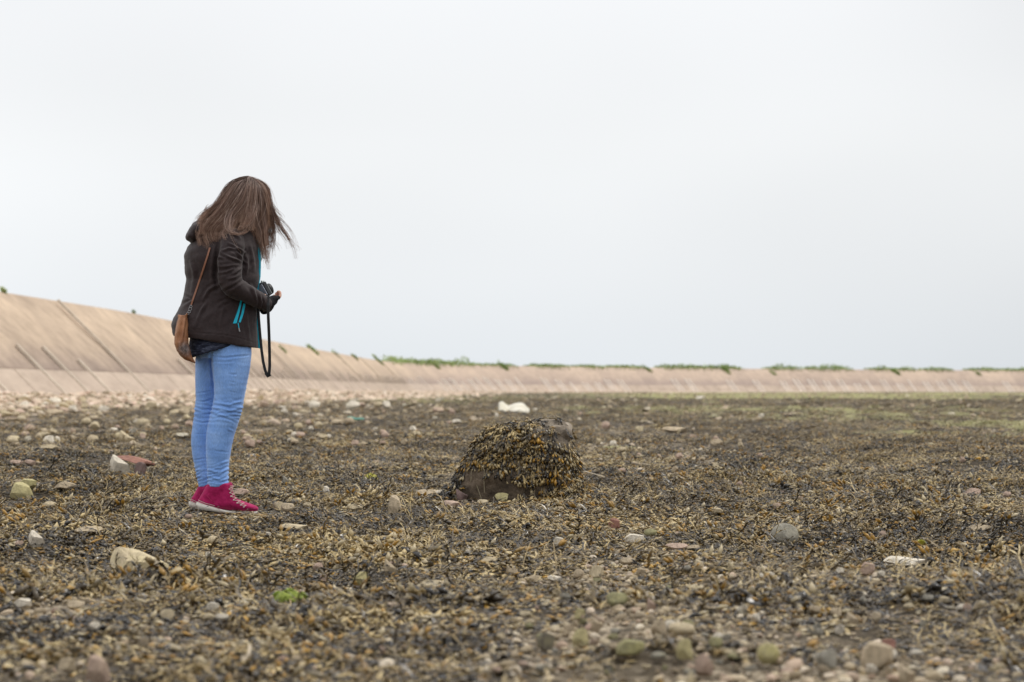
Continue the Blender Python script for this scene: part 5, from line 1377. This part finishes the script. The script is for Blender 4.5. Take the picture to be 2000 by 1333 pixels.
    bag = union([rings([(616, 350, 365, .030, bd, 0), (630, 345.5, 367, .038, bd, 0), (650, 341, 368, .046, bd, 0), (672, 340, 369, .050, bd, 0), (688, 345, 373, .048, bd, .15), (700, 353, 379, .040, bd, .3), (707, 362, 382, .026, bd, .35)], 30, 2.2),
                 ell(W(365, 615, bd), AX, (.006, .02, .01), 2), ell(W(350, 618, bd), AX, (.006, .02, .01), 2)], .004, 2)
    v, n_, fc = arrays(bag); X, Z = pxof(v)
    D = crease(v, n_, [(357, 620), (353, 640), (350, 665)], 2.4, -.007) + crease(v, n_, [(361, 625), (358, 650), (352, 680)], 2.2, .005) + .004 * (fbm(X / 6, Z / 12, 2) - .5)
    v = v + n_ * D[:, None]
    bpart('pouch', v, fc, ml)
    mss, nt, b = new_mat('strap_leather', .5, .4); b.inputs['Base Color'].default_value = (.28, .125, .075, 1)
    sp3 = lerp_line([(410, 484), (406, 498), (399, 520), (392, 541), (384, 565), (377, 585), (373.5, 596)], 18)
    bpart('strap', *ribbon([onto(a, b2, .004) for a, b2 in sp3], .0085, .003), mss, False)
    for i, (a, b2, r_) in enumerate(((373, 599, 2.4), (371.5, 604, 3.0), (369.5, 609.5, 2.6), (367, 613, 2.2))):
        n2 = 14; V, Fc = [], []; c_ = onto(a, b2, .008)
        for j in range(n2):
            q = 6.2832 * j / n2; d = Vector((math.cos(q), .0, math.sin(q))); 
            for k2 in range(5):
                w2 = 6.2832 * k2 / 5; V.append(c_ + d * (r_ * PX + .0014 * math.cos(w2)) + Vector((0, .0014 * math.sin(w2), 0)))
            Fc += [(5*j+k2, 5*j+(k2+1) % 5, 5*((j+1) % n2)+(k2+1) % 5, 5*((j+1) % n2)+k2) for k2 in range(5)]
        bpart('metal_ring', V, Fc, mz)
build_weed()
def build_algae():
    m, nt, b = new_mat('green_algae', .6, .3); link(nt, ramp(nt, noise(nt, 2, 4, .6, wpos(nt)), [(.35, (.26, .235, .13)), (.6, (.46, .43, .22)), (.75, (.60, .57, .36))]), b.inputs['Base Color'])
    ms = []
    for i in range(3):
        me = weed_mesh(500 + i, 60, .15, .07, .008, .03); me.materials.clear(); me.materials.append(m); ms.append(me)
    tree = inst_tree(ms, 'algae_layer'); P, Rr, S, I = [], [], [], []
    for y0, y1, dens, sc in ((22, 60, 22, 1.3), (60, 160, 6, 2.2)):
        x, y = band(y0, y1, dens); px, py = topx(x, y)
        g = blob(px, py, [(1960, 842, 170, 22, 1.4), (1700, 812, 300, 10, .9), (1340, 800, 130, 7, 1.0), (800, 782, 120, 6, .8), (1180, 885, 60, 14, .3)]) * sstep(.44, .58, fbm(x / 1.1, y / 3.5, 3))
        keep = RS.rand(len(x)) < g * .36
        x, y = x[keep], y[keep]; rz = RS.rand(len(x)) * 6.28
        P.append(np.stack([x, y, height(x, y) + .01], 1)); Rr.append(slope_rot(x, y, rz)); S.append(np.full((len(x), 3), sc) * RS.uniform(.7, 1.2, (len(x), 1))); I.append(RS.randint(0, 3, len(x)))
    scatter('green_algae', tree, np.concatenate(P), np.concatenate(Rr), np.concatenate(S), np.concatenate(I), label='yellow-green algae in patches over the far right flats', cat='algae', kind='stuff')
build_algae()
build_boulder()
build_girl()
